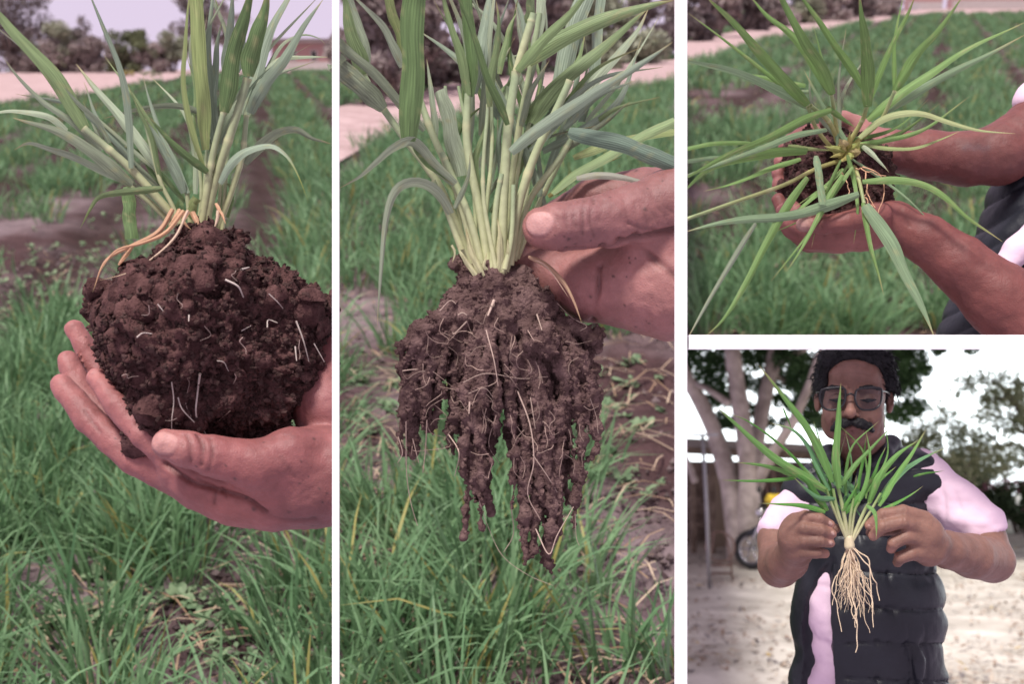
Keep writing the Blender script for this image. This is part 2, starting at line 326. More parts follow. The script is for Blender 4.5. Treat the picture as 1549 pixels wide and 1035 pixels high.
def make_field(S, x0, x1, dn, df, vx, anchor, spacing, fw, bare, path_low, path_up, name, seed, dens=1.0, gw=1.0, gh=.25, gcol=((.085, .190, .080), (.215, .35, .175)), weeds=(), k3=1.0, xmax=9999):
    rg = np.random.default_rng(seed)
    k = (vx-CX)/F*math.cos(S.th); ga = S.ground(np.array([anchor[0]]), np.array([anchor[1]])); ua, va = S.uv(ga); s0 = float(ua[0]-k*va[0])
    def phase(u, v): q = ((u-k*v)-s0)/spacing; return (q - np.round(q))*spacing
    def bare_at(px, py, P):
        b = np.zeros(len(px))
        for (cx, cy, rx, ry) in bare:
            q = ((px-cx)/rx)**2 + ((py-cy)/ry)**2; b = np.maximum(b, np.clip(1.6 - 1.1*q, 0, 1))
        return np.clip(b + .35*b*vnoise(P*6/k3, seed), 0, 1)
    # ground sheet, rolled along the rows, cloddy
    ds = dn*(df/dn)**np.linspace(0, 1, 210); pys = S.yh + F*S.p/ds; pxs = np.linspace(x0, x1, 150)
    PX, PY = np.meshgrid(pxs, pys); G = S.ground(PX, PY).reshape(-1, 3); u, v = S.uv(G); dd = G[:, 1]
    ph = phase(u, v); fur = np.exp(-(ph/(fw*.8))**2)
    near = np.clip(6*k3/dd, 0, 1)*k3
    hgt = -.05*k3*fur + near*(.025*fbm(G*5/k3, 4, seed) + .02*np.maximum(0, fbm(G*17/k3, 3, seed+9)))
    hgt = hgt*np.clip((dd-dd.min())/(.12*dd.min()), 0, 1); G = G + hgt[:, None]*S.up()
    nr, nc = PX.shape; I = np.arange(nr*nc).reshape(nr, nc); Q = np.stack([I[:-1, :-1], I[:-1, 1:], I[1:, 1:], I[1:, :-1]], -1).reshape(-1, 4)
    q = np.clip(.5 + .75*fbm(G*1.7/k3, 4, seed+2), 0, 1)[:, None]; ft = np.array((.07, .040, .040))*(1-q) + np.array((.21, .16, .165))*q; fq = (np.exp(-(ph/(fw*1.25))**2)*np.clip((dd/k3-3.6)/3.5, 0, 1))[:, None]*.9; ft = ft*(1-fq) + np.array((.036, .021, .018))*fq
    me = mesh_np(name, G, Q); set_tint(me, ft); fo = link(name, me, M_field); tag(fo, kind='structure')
    # blades, in tufts
    A0 = []; B = []; Hs = []; Ws = []; TT = []; far = []
    d = dn
    while d < df*.93:
        d2 = d*1.12; e = d/k3; rho = 62*dens*(4.5/max(e, 4.5))**1.08/k3**2
        area = (x1-x0)/F*(d2*d2-d*d)/2; n = rg.poisson(rho*area)
        dpy = d + (d2-d)*rg.random(n); px = x0 + (x1-x0)*rg.random(n); py = S.yh + F*S.p/dpy
        P = S.ground(px, py); u, v = S.uv(P); ph = phase(u, v)
        keep = (np.abs(ph) > fw*np.clip((dpy/k3-3.6)/3.5, .12, 1)*(.8+.6*rg.random(n))) | (rg.random(n) < .02)
        keep &= rg.random(n) > bare_at(px, py, P)
        keep &= rg.random(n) < .92 + .4*vnoise(P*2.2/k3, seed+3)
        if path_low is not None: keep &= (py > np.interp(px, path_low[0], path_low[1])) | (py < np.interp(px, path_up[0], path_up[1])-1)
        P = P[keep]; m = len(P); nb = 52 if e < 5 else (34 if e < 12 else 24)
        r = .045*k3*(1 + (e > 6)*.6); off = rg.normal(0, 1, (m*nb, 2))*r
        base = np.repeat(P, nb, axis=0) + off[:, :1]*np.array([1.0, 0, 0]) + off[:, 1:]*S.fwd()
        hh = np.repeat(gh*(.75+.5*rg.random(m)), nb)*(.55+.6*rg.random(m*nb)); ww = (.0088 if e < 5 else .0088*(e/5)**.5)*gw*k3*(.7+.6*rg.random(m*nb))
        c = rg.random((m*nb, 1))*.65 + .35*np.repeat(rg.random((m, 1)), nb, axis=0)
        t = np.array(gcol[0])*(1-c) + np.array(gcol[1])*c; yel = rg.random(m*nb) < .045; t[yel] = np.array([.33, .31, .10])
        A0.append(np.arctan2(off[:, 1], off[:, 0]) + rg.normal(0, .7, m*nb)); B.append(base); Hs.append(hh); Ws.append(ww); TT.append(t); d = d2
    B = np.vstack(B); n = len(B); Hs = np.concatenate(Hs); Ws = np.concatenate(Ws); TT = np.vstack(TT)
    V, Fc, T = blade_mesh(B, S.up(), Hs, Ws, np.concatenate(A0), .08+.36*rg.random(n), rg.random(n)**1.5*1.1, rg.random(n)*3.14, TT)
    if xmax < 9999:
        kp = (S.proj(V)[0].reshape(-1, 7).max(1) < xmax); V = V.reshape(-1, 7, 3)[kp].reshape(-1, 3); T = T.reshape(-1, 7, 3)[kp].reshape(-1, 3); Fc = Fc[:len(V)//7*5]
    me = mesh_np('grass', V, Fc); set_tint(me, T); o = link('grass', me, M_grass); tag(o, 'dense young green crop blades in rows on ' + name.replace('_', ' '), 'grass', kind='stuff')
    # broad-leaved weeds on the barer ground
    Vw = []; Fw = []; Tw = []; nvw = 0
    for (cx, cy, rx, ry, cnt) in weeds:
        cnt = int(cnt*.75); px = rg.normal(cx, rx*.6, cnt); py = np.maximum(rg.normal(cy, ry*.6, cnt), S.yh+15); P = S.ground(px, py)
        for p in P:
            sc = .5+.75*rg.random()**1.5
            for j in range(rg.integers(6, 12)):
                a = rg.random()*6.283; el = .2+.7*rg.random(); L = (.022+.03*rg.random())*k3*sc; wd = L*.55
                dr = math.cos(el)*(math.cos(a)*np.array([1., 0, 0]) + math.sin(a)*S.fwd()) + math.sin(el)*S.up(); sd = nrm(np.cross(dr, S.up())); b = p + S.up()*.02*k3*rg.random() + rg.normal(0, .005*k3, 3)
                tipd = dr*.9 - S.up()*.25
                Vw.append([b, b+dr*L*.45-sd*wd*.5, b+dr*L*.45+sd*wd*.5, b+dr*L*.8-sd*wd*.36+S.up()*-.003*k3, b+dr*L*.8+sd*wd*.36, b+(dr*.5+tipd*.55)*L])
                Fw += [(nvw, nvw+2, nvw+1), (nvw+1, nvw+2, nvw+4), (nvw+1, nvw+4, nvw+3), (nvw+3, nvw+4, nvw+5)]; nvw += 6
                q = rg.random(); Tw += [np.array([.12, .20, .10])*(1-q) + np.array([.25, .34, .19])*q]*6
    if Vw:
        me = mesh_np('weeds', np.vstack(Vw), np.array(Fw)); set_tint(me, np.array(Tw)); o = link('weeds', me, M_weed); tag(o, 'low pale broad-leaved weeds between the crop rows of ' + name.replace('_', ' '), 'weeds', kind='stuff')
    # soil crumbs and dry straw lying on the near ground
    n = 5200; dq = dn*(4.2)**rg.random(n); P = S.ground(x0+(x1-x0)*rg.random(n), S.yh+F*S.p/dq); rr = (.003+.014*rg.random(n)**3)*k3
    if xmax < 9999: kp = S.proj(P)[0] < xmax-12; P, rr = P[kp], rr[kp]; n = len(P)
    oc = np.array([(1, 0, 0), (-1, 0, 0), (0, 1, 0), (0, -1, 0), (0, 0, 1), (0, 0, -1.)]); of = np.array([(0, 2, 4), (2, 1, 4), (1, 3, 4), (3, 0, 4), (2, 0, 5), (1, 2, 5), (3, 1, 5), (0, 3, 5)])
    V = oc[None]*(rr[:, None, None]*(.6+.8*rg.random((n, 6, 1)))) + (P + (rr*.3)[:, None]*S.up())[:, None]; c = rg.random((n, 1)); T = np.array((.06, .036, .035))*(1-c) + np.array((.24, .185, .18))*c
    me = mesh_np('soil_crumbs', V.reshape(-1, 3), (np.arange(n)[:, None, None]*6+of).reshape(-1, 3), False); set_tint(me, np.repeat(T, 6, axis=0)); tag(link('soil_crumbs', me, M_weed), 'loose soil crumbs lying on the ' + name.replace('_', ' '), 'soil crumbs', kind='stuff')
    n = 900; dq = dn*(4.2)**rg.random(n); P = S.ground(x0+(x1-x0)*rg.random(n), S.yh+F*S.p/dq); an = rg.random(n)*6.28; L = (.03+.09*rg.random(n))*k3
    A = np.cos(an)[:, None]*np.array([1., 0, 0])+np.sin(an)[:, None]*S.fwd(); Bq = -np.sin(an)[:, None]*np.array([1., 0, 0])+np.cos(an)[:, None]*S.fwd(); P = P + S.up()*(.012+.02*rg.random(n))[:, None]*k3; wq = .0025*k3
    if xmax < 9999: kp = np.maximum(S.proj(P+A*L[:, None])[0], S.proj(P-A*L[:, None])[0]) < xmax-2; P, A, Bq, L = P[kp], A[kp], Bq[kp], L[kp]; n = len(P)
    V = np.stack([P-A*L[:, None]-Bq*wq, P-A*L[:, None]+Bq*wq, P+S.up()*(L*.2)[:, None]+Bq*wq, P+S.up()*(L*.2)[:, None]-Bq*wq, P+A*L[:, None]+Bq*wq*.4, P+A*L[:, None]-Bq*wq*.4], 1); sf = np.array([(0, 3, 2, 1), (3, 5, 4, 2)])
    c = rg.random((n, 1)); T = np.array((.30, .19, .11))*(1-c)+np.array((.58, .46, .33))*c; me = mesh_np('dry_straw', V.reshape(-1, 3), (np.arange(n)[:, None, None]*6+sf).reshape(-1, 4), False); set_tint(me, np.repeat(T, 6, axis=0)); tag(link('dry_straw', me, M_weed), 'bits of dry straw lying between the crop of the ' + name.replace('_', ' '), 'straw', kind='stuff')
    # dirt path as its own sheet above the ground
    if path_low is not None:
        xs = np.linspace(x0, x1, 60); rows = []
        for t in np.linspace(0, 1, 7): rows.append(np.stack([xs, np.interp(xs, *path_low)*(1-t) + np.interp(xs, *path_up)*t], -1))
        rr = np.array(rows); G = S.ground(rr[..., 0], rr[..., 1]).reshape(-1, 3) + .03*S.up() + .02*fbm(S.ground(rr[..., 0], rr[..., 1]).reshape(-1, 3)*.8, 2, 4)[:, None]*S.up()
        I = np.arange(7*60).reshape(7, 60); Q = np.stack([I[:-1, :-1], I[:-1, 1:], I[1:, 1:], I[1:, :-1]], -1).reshape(-1, 4)
        tag(link('dirt_path', mesh_np('dirt_path', G, Q), M_path), kind='structure')

make_field(S1, -420, 508, 1.9, 62, 402, (394, 300), 1.22, .25,
           [(40, 410, 170, 75), (150, 355, 110, 60), (330, 400, 60, 50), (110, 905, 75, 60), (60, 930, 60, 25), (280, 965, 78, 66), (215, 1040, 80, 45), (120, 1010, 80, 40), (235, 455, 120, 30), (20, 370, 110, 40)],
           ([-420, 0, 100, 250, 300, 508], [175, 158, 148, 122, 114, 107]), ([-420, 0, 250, 508], [112, 110, 106, 105.5]), 'left_field', 11,
           weeds=[(60, 420, 110, 40, 90), (170, 370, 90, 40, 60), (240, 900, 110, 70, 55), (380, 960, 90, 60, 60), (140, 950, 90, 60, 40), (400, 400, 40, 40, 30)])
make_field(S2, 508, 1030, 1.9, 48, 1180, (760, 260), 1.7, .08,
           [(550, 640, 105, 130), (965, 730, 95, 210), (940, 570, 100, 80), (1000, 930, 40, 70), (1000, 760, 60, 60), (540, 480, 70, 40)],
           ([508, 600, 680, 800, 1030], [250, 200, 184, 168, 124]), ([508, 700, 1030], [166, 124, 90]), 'middle_field', 23,
           weeds=[(560, 620, 70, 90, 45), (955, 680, 60, 110, 45)], xmax=1034)
make_field(S3, 1030, 2000, 12.62, 200, 1432, (1421, 110), 1.22*2.8, .17*2.8,
           [(1130, 160, 90, 30), (1260, 440, 30, 60), (1060, 310, 60, 25), (1240, 330, 50, 60)],
           ([1030, 1140, 1300, 1400, 2000], [104, 66, 36, 22, 14]), ([1030, 1140, 1300, 1400, 2000], [64, 42, 25, 13, 10]), 'right_field', 37,
           weeds=[(1120, 165, 80, 30, 80), (1260, 420, 90, 70, 90), (1330, 300, 60, 50, 50)], k3=2.8, gh=.25*2.5)

# ------------------------------------------------------------------ trees, bushes and buildings behind the fields
M_bark = mat('bark', col=(.16, .12, .115), col2=(.26, .21, .20), rough=.9, noise=.3, nscale=9, bump=.7, bscale=24, bdist=.03)
M_crown = mat('crown_leaf', tint=True, rough=.6, transl=.25)
def leaf_cloud(centres, rad, n, size, cols, rg, flat=.8, gauss=.55):
    centres = np.asarray(centres, float); k = len(centres); rad = np.broadcast_to(np.asarray(rad, float), (k,)); pr = rad**2/np.sum(rad**2)
    ci = rg.choice(k, n, p=pr); D = nrm(rg.normal(0, 1, (n, 3))); rr = rg.random(n)**gauss
    C = centres[ci] + D*(rad[ci]*rr)[:, None]*np.array([1, 1, flat]); A = nrm(rg.normal(0, 1, (n, 3))); Bv = nrm(np.cross(A, rg.normal(0, 1, (n, 3)))); s = size*(.6+.8*rg.random(n))
    V = np.stack([C - A*s[:, None], C - Bv*(s*.42)[:, None], C + A*s[:, None], C + Bv*(s*.42)[:, None]], 1).reshape(-1, 3)
    cc = rg.random(k); cv = np.clip(cc[ci]*.7 + .3*rg.random(n), 0, 1)[:, None]; T = np.array(cols[0])*(1-cv) + np.array(cols[1])*cv
    me = mesh_np('crown', V, np.arange(4*n).reshape(n, 4), smooth=False); set_tint(me, np.repeat(T, 4, axis=0)); return me
def tree(S, px, py, hpx, wpx, label, seed, name='tree', cat='tree', cols=((.04, .06, .03), (.09, .12, .06)), n=2600, lsz=.10, trunk=.35, clumps=16, group=None, thick=.03, bare=False, flat=.8):
    rg = np.random.default_rng(seed); loc, rot, m = S.stand(px, py); H, W = hpx*m, wpx*m
    root = empty(name, loc, rot); tag(root, label, cat, group)
    mb = MB(); top = np.array([rg.normal(0, .03)*W, 0, H*trunk]); r0 = max(H*thick, .02)
    mb.tube(spline([(0, 0, -.1), (rg.normal(0, .02)*W, 0, H*trunk*.5), top], 8), np.linspace(r0*1.25, r0*.8, 8), 8); cs = []; rs = []
    for i in range(clumps):
        a = i*2.4 + rg.random(); q = rg.random()**.6; zz = H*(trunk + (1-trunk)*(.12 + .76*rg.random())); rad = W*.36*q*math.sqrt(max(.15, 1-((zz/H-(1+trunk)/2)/((1-trunk)*.62))**2))
        c = np.array([math.cos(a)*rad, math.sin(a)*rad, zz]); cs.append(c); rs.append(W*(.10+.12*rg.random()))
        if i < 11:
            s0 = np.array([0, 0, H*trunk*(.7+.3*rg.random())]); mid = (s0+c)/2 + rg.normal(0, .05, 3)*W
            mb.tube(spline([s0 if i % 2 else top, mid, c], 7), np.linspace(r0*.5, r0*.1, 7), 5)
    mb.build('trunk', M_bark, root, smooth=True)
    if not bare: link('crown', leaf_cloud(cs, rs, n, lsz, cols, rg, flat), M_crown, root)
    return root
def bush(S, px, py, hpx, wpx, label, seed, cols, n=1300, lsz=.07, group=None, name='bush', cat='bush'):
    rg = np.random.default_rng(seed); loc, rot, m = S.stand(px, py); H, W = hpx*m, wpx*m; root = empty(name, loc, rot); tag(root, label, cat, group)
    k = 18; cs = [(W*.5*(2*rg.random()-1), W*.3*(2*rg.random()-1), H*(.08+.76*rg.random())) for i in range(k)]; cs = [(x, y, z*(1-.4*(abs(x)/(W*.5))**2)) for x, y, z in cs]
    mb = MB()
    for c in cs[:8]: mb.tube(spline([(c[0]*.2, c[1]*.2, -.05), (c[0]*.5, c[1]*.5, c[2]*.6), c], 6), np.linspace(H*.018, H*.005, 6), 5)
    mb.build('stem', M_bark, root, smooth=True); link('foliage', leaf_cloud(cs, [min(W, H)*(.16+.14*rg.random()) for _ in cs], n, lsz, cols, rg), M_crown, root); return root
purple = ((.24, .195, .185), (.40, .33, .31)); grey = ((.22, .235, .17), (.38, .39, .28)); dkp = ((.12, .10, .095), (.23, .19, .18)); olive = ((.10, .115, .06), (.19, .21, .11))
H1 = 'shrubs of the hedge behind the left field'
tree(S1, 20, 110, 150, 150, 'tall dark tree at the far left behind the dirt path', 1, cols=dkp, n=5200, lsz=.10, clumps=26, trunk=.2)
tree(S1, 300, 108, 165, 95, 'dark tree rising behind the tall stems of the soil-clod plant', 2, cols=dkp, n=3600, lsz=.10, clumps=20, trunk=.25)
tree(S1, 345, 108, 130, 80, 'purplish tree just right of the dark tree behind the tall stems', 3, cols=purple, n=2600, lsz=.10, clumps=16, trunk=.25)
tree(S1, 135, 110, 92, 46, 'spiky half-bare tree poking above the hedge behind the path', 4, cols=dkp, n=500, lsz=.08, clumps=10, trunk=.3)
for i, (x, h, wd, c, l) in enumerate([(-60, 95, 120, dkp, 'dark shrub at the extreme left end of the hedge'), (45, 80, 90, purple, 'purple-brown shrub below the tall dark left tree'), (88, 84, 64, grey, 'pale grey-green shrub left of the spiky tree'),
        (122, 72, 60, purple, 'low purplish shrub under the spiky tree'), (160, 66, 56, purple, 'rounded purple shrub right of the spiky tree'), (200, 74, 62, olive, 'olive green shrub near the middle of the hedge'),
        (232, 64, 52, purple, 'dusky purple shrub at the right part of the hedge'), (262, 66, 46, grey, 'greyish shrub beside the trunk of the dark tree'), (20, 60, 70, purple, 'low dark shrub by the path at the left edge')]):
    bush(S1, x, 110, h, wd, l, 40+i, c, n=3200, lsz=.11, group=H1)
bush(S1, 192, 116, 14, 16, 'small yellowish weed clump at the edge of the dirt path', 60, ((.30, .26, .08), (.42, .36, .14)), n=260, lsz=.05, name='weed_clump', cat='weed clump')
bush(S1, 228, 116, 12, 26, 'low green weed clump beside the yellowish one by the path', 61, ((.16, .2, .1), (.25, .3, .16)), n=260, lsz=.05, name='weed_clump', cat='weed clump')

M_brick = mat('brick_wall', col=(.42, .26, .25), col2=(.36, .20, .19), rough=.9, noise=.2, nscale=1.5, bump=.2, bscale=8)
M_roofm = mat('roof_sheet', col=(.20, .15, .15), rough=.7, noise=.2, nscale=1)
M_dark = mat('dark_opening', col=(.03, .03, .03), rough=.8)
M_conc = mat('concrete', col=(.46, .42, .40), rough=.9, noise=.15, nscale=2)
def low_building(S, px0, px1, py, hpx, label, wins=(), seed=0):
    loc, rot, m = S.stand((px0+px1)/2, py); W, H = (px1-px0)*m, hpx*m; root = empty('brick_building', loc, rot); tag(root, label, 'building')
    mb = MB(); mb.box((0, 1.5, H*.5-.1), (W, 3, H+.2)); mb.build('wall', M_brick, root)
    mb = MB(); mb.box((0, 1.5, H+.06), (W+.3, 3.6, .12)); mb.box((0, 1.5, H+.19), (W+.1, 3.0, .14)); mb.build('roof', M_roofm, root)
    mb = MB(); mb.box((0, -.05, H*.16), (W, .1, H*.3)); mb.build('plinth', M_conc, root)
    for (fx, wd, fz, hh) in wins:
        f = MB(); x, z = (fx-.5)*W, fz*H
        f.box((x, -.02, z+hh*H/2+.03), (wd*W+.12, .06, .06)); f.box((x, -.02, z-hh*H/2-.03), (wd*W+.12, .06, .06))
        for sx in (-1, 1): f.box((x+sx*(wd*W/2+.03), -.02, z), (.06, .06, hh*H))
        fo = f.build('window', M_conc, root); g = MB(); g.box((x, -.004, z), (wd*W, .03, hh*H)); g.build('pane', M_dark, fo)
low_building(S1, 412, 503, 106, 40, 'long low brick building with flat dark roof beyond the left field', wins=((.35, .08, .55, .3), (.7, .08, .55, .3)))

# middle background
H2 = 'shrubs of the hedge behind the middle field'
for i, (x, yb, h, wd, l, th) in enumerate([(655, 133, 234, 90, 'dark trunked tree left of centre behind the middle plant', .055), (800, 112, 248, 120, 'dark tree behind the tallest middle stems', .045), (574, 154, 215, 100, 'purplish tree at the left behind the middle plant', .03)]):
    tree(S2, x, yb, h, wd, l, 80+i, cols=purple, n=3000, lsz=.12, clumps=18, trunk=.5, thick=th)
for i, (x, yb, h, wd, c, l) in enumerate([(562, 162, 180, 80, purple, 'tall purplish shrub at the left of the middle hedge'), (604, 147, 150, 80, purple, 'purple-brown shrub behind the big hanging leaf'), (650, 134, 139, 70, dkp, 'dark shrub at the foot of the dark trunked tree'),
        (705, 122, 142, 66, dkp, 'dark dense shrub in the middle of the hedge'), (755, 117, 123, 66, purple, 'dusky shrub between the two middle stems'), (815, 110, 108, 74, purple, 'purplish shrub under the darkest tree'),
        (875, 104, 95, 70, grey, 'grey-green shrub right of the tall stems'), (935, 97, 110, 76, grey, 'pale shrub near the right end of the middle hedge'), (972, 90, 98, 66, purple, 'greyish purple shrub at the right end of the middle hedge'), (620, 140, 174, 70, dkp, 'tall dark shrub beside the dark trunk')]):
    bush(S2, x, yb, h+45, wd+24, l, 100+i, c, n=3200, lsz=.13, group=H2)
# right background
H3 = 'shrubs of the hedge behind the right field'
for i, (x, yb, h, wd, c, l) in enumerate([(1050, 62, 90, 60, dkp, 'dark maroon shrub at the left end of the right hedge'), (1085, 56, 80, 60, purple, 'purple shrub second from the left in the right hedge'), (1125, 46, 74, 60, dkp, 'dark shrub behind the bend of the path'),
        (1165, 40, 62, 60, purple, 'dusky shrub behind the upright right leaves'), (1205, 35, 60, 60, grey, 'greyish shrub in the middle of the right hedge'), (1245, 31, 58, 60, purple, 'purple-grey shrub near the pale wall'), (1285, 27, 54, 60, dkp, 'small dark shrub beside the pale wall'), (1325, 24, 50, 60, purple, 'last purple shrub at the right end of the hedge')]):
    bush(S3, x, yb, h, wd, l, 130+i, c, n=2600, lsz=.30, group=H3)
low_building(S3, 1440, 1700, 13, 40, 'long brick wall of a building at the top right beyond the right field')
low_building(S3, 1375, 1425, 14, 36, 'small pale brick hut at the far end of the right path')
# ------------------------------------------------------------------ the yard (lower right)
def at4(px, py, d): return np.array([(px-CX)/F*d, d, (CY-py)/F*d + CAMZ])
M_yard = mat('yard_ground', col=(.46, .43, .36), col2=(.62, .59, .51), rough=.95, noise=.2, nscale=1.6, bump=.4, bscale=14, detail=8)
def yard():
    ds = np.linspace(0, 1, 120); d = 4.2*(40/4.2)**ds; py = S4.yh + F*S4.p/d; px = np.linspace(1031, 2300, 120)
    PX, PY = np.meshgrid(px, py); G = S4.ground(PX, PY).reshape(-1, 3); G = G + (.02*fbm(G*2, 3, 5) + .008*fbm(G*11, 2, 6))[:, None]*S4.up()
    I = np.arange(120*120).reshape(120, 120); Q = np.stack([I[:-1, :-1], I[:-1, 1:], I[1:, 1:], I[1:, :-1]], -1).reshape(-1, 4)
    tag(link('yard', mesh_np('yard', G, Q), M_yard), kind='structure')
    rg = np.random.default_rng(3); n = 16000; dd = 4.5*(24/4.5)**rg.random(n); P = S4.ground(1031+1000*rg.random(n), S4.yh+F*S4.p/dd)
    patch = vnoise(P*.9, 8); P = P[rg.random(n) < .5+.8*patch]; n = len(P); a = rg.random(n)*6.28; L = .018+.03*rg.random(n)
    ex = np.array([1., 0, 0]); fy = S4.fwd(); A = np.cos(a)[:, None]*ex + np.sin(a)[:, None]*fy; Bq = -np.sin(a)[:, None]*ex + np.cos(a)[:, None]*fy; U = S4.up()
    C = P + U*(.012+.02*rg.random(n))[:, None]; tl = rg.normal(0, .35, n)[:, None]*U
    V = np.stack([C - (A+tl)*L[:, None], C - Bq*(L*.4)[:, None], C + (A+tl)*L[:, None], C + Bq*(L*.4)[:, None]+U*.006], 1).reshape(-1, 3)
    c = rg.random((n, 1)); T = np.array([.30, .21, .15])*(1-c) + np.array([.62, .56, .47])*c; ye = rg.random(n) < .03; T[ye] = (.6, .42, .1); gr = rg.random(n) < .2; T[gr] = (.22, .20, .19)
    me = mesh_np('leaf_litter', V, np.arange(4*n).reshape(n, 4), False); set_tint(me, np.repeat(T, 4, axis=0)); tag(link('leaf_litter', me, M_crown), 'dry fallen leaves scattered over the pale yard', 'leaf litter', kind='stuff')
    # pale overcast sky behind the yard, curving round its right side
    m = bpy.data.materials.new('pale_sky'); m.use_nodes = True; t = m.node_tree; t.nodes.clear(); e = t.nodes.new('ShaderNodeEmission'); o = t.nodes.new('ShaderNodeOutputMaterial')
    e.inputs[0].default_value = (.90, .97, 1.0, 1); e.inputs[1].default_value = 2.1; t.links.new(e.outputs[0], o.inputs[0])
    D = 46; a0 = math.atan((1031-CX)/F); aa = np.linspace(a0, math.radians(62), 40); zz = np.linspace(-9, 13, 12)
    V = np.array([(D*math.sin(a), D*math.cos(a), -9 + q*(CAMZ+9+(D*math.cos(a)-12.7)*math.tan(S3.th)-.5)) for q in np.linspace(0, 1, 12) for a in aa]); I = np.arange(12*40).reshape(12, 40); Q = np.stack([I[:-1, :-1], I[:-1, 1:], I[1:, 1:], I[1:, :-1]], -1).reshape(-1, 4)
    tag(link('sky', mesh_np('sky', V, Q), m), kind='structure')
yard()
M_trunk = mat('grey_trunk', col=(.34, .29, .26), col2=(.50, .44, .40), rough=.9, noise=.25, nscale=4, bump=.6, bscale=14, bdist=.03)
M_wood = mat('old_wood', col=(.16, .12, .09), col2=(.24, .19, .15), rough=.9, noise=.3, nscale=6, bump=.3)
M_tan = mat('tan_plaster', col=(.34, .28, .20), col2=(.26, .21, .16), rough=.95, noise=.25, nscale=3)
M_steel = mat('grey_steel', col=(.34, .34, .35), rough=.5, metal=.6, noise=.15)
M_rust = mat('rusty_iron', col=(.16, .10, .08), col2=(.24, .17, .14), rough=.85, noise=.3, nscale=30)
M_black = mat('black_rubber', col=(.02, .02, .022), rough=.6, noise=.2)
M_bike = mat('dark_bodywork', col=(.02, .022, .03), rough=.25, spec=.5)
M_yellow = mat('yellow_cloth', col=(.52, .38, .04), rough=.9, noise=.3, nscale=20, bump=.5)
M_orange = mat('terracotta', col=(.55, .17, .07), rough=.8, noise=.15)
M_chrome = mat('chrome', col=(.6, .6, .62), rough=.2, metal=1.0)
def big_tree():
    d = 14.2; root = empty('old_tree', at4(1133, 852, d), (S4.th, 0, 0)); tag(root, 'big old tree with several pale grey trunks in front of the shed', 'tree'); inv = Matrix.Rotation(-S4.th, 3, 'X'); o = Vector(at4(1133, 852, d))
    def loc(L): return np.array([tuple(inv @ (Vector(at4(x, y, d+q)) - o)) for x, y, q in L])
    def w(x): return x*d/F
    mb = MB()
    for L, r in (([(1120, 860, 0), (1114, 800, .05), (1106, 743, .1), (1083, 660, .2), (1058, 605, .2), (1030, 555, .2), (1010, 480, .2)], (19, 17, 15, 13, 11.5, 10, 8)),
                 ([(1134, 862, 0), (1133, 790, -.05), (1131, 693, -.1), (1119, 611, -.1), (1109, 540, 0), (1105, 497, .1)], (24, 19, 14, 13, 12.5, 10)),
                 ([(1138, 850, .1), (1138, 760, .05), (1141, 700, .1), (1152, 628, .2), (1166, 560, .3), (1182, 480, .4)], (18, 14, 12, 11.5, 10.5, 8)),
                 ([(1142, 745, 0), (1156, 708, -.2), (1198, 640, -.5), (1222, 588, -.7), (1236, 545, -.8), (1243, 524, -.8)], (10, 9, 7.5, 6.5, 5.5, 4)),
                 ([(1162, 580, .3), (1185, 548, .2), (1225, 524, 0), (1260, 500, -.1)], (6.5, 5, 4, 3)), ([(1046, 578, .2), (1072, 590, 0), (1104, 612, -.1)], (4.5, 4.5, 6)),
                 ([(1165, 562, .3), (1200, 585, .6), (1216, 590, .8), (1240, 570, 1)], (5, 4, 3.5, 2.5)), ([(1052, 730, .1), (1040, 700, .2), (1020, 670, .3)], (5, 5, 4))):
        P = spline(loc(L), 16); rr = np.interp(np.linspace(0, 1, 16), np.linspace(0, 1, len(r)), r); rr = rr*(1+.05*np.sin(np.arange(16)*2.1))
        mb.tube(P, [w(x) for x in rr], 10)
    mb.build('trunk', M_trunk, root, smooth=True)
    rg = np.random.default_rng(12); cs = []; rs = []
    for (x, y, r, q) in [(1052, 545, 26, .4), (1075, 575, 20, .5), (1090, 545, 20, .6), (1068, 610, 13, .6), (1140, 540, 22, .7), (1095, 600, 17, .8), (1150, 585, 15, .9), (1196, 545, 22, .2), (1212, 580, 19, .3), (1205, 612, 16, .4), (1228, 556, 24, .5), (1186, 575, 15, .7), (1180, 605, 12, .9),
                         (1224, 630, 15, .4), (1240, 600, 24, .9), (1105, 640, 12, .9), (1085, 636, 14, .7), (1130, 620, 14, .8), (1160, 640, 12, .8), (1045, 585, 10, .8), (1190, 640, 10, .9), (1120, 575, 16, .9), (1170, 530, 18, .5), (1250, 640, 16, .8),
                         (1345, 548, 24, .5), (1368, 580, 22, .6), (1372, 545, 26, .7), (1385, 615, 15, .5), (1360, 625, 18, .6), (1398, 560, 11, .8), (1420, 530, 10, .8), (1470, 528, 10, .8), (1300, 540, 30, 1)]:
        cs.append(loc([(x, y, q)])[0]); rs.append(w(r)*1.35)
    me = leaf_cloud(cs, rs, 17000, .036, ((.03, .075, .03), (.08, .16, .06)), rg, gauss=.36); link('crown', me, M_crown, root)
big_tree()
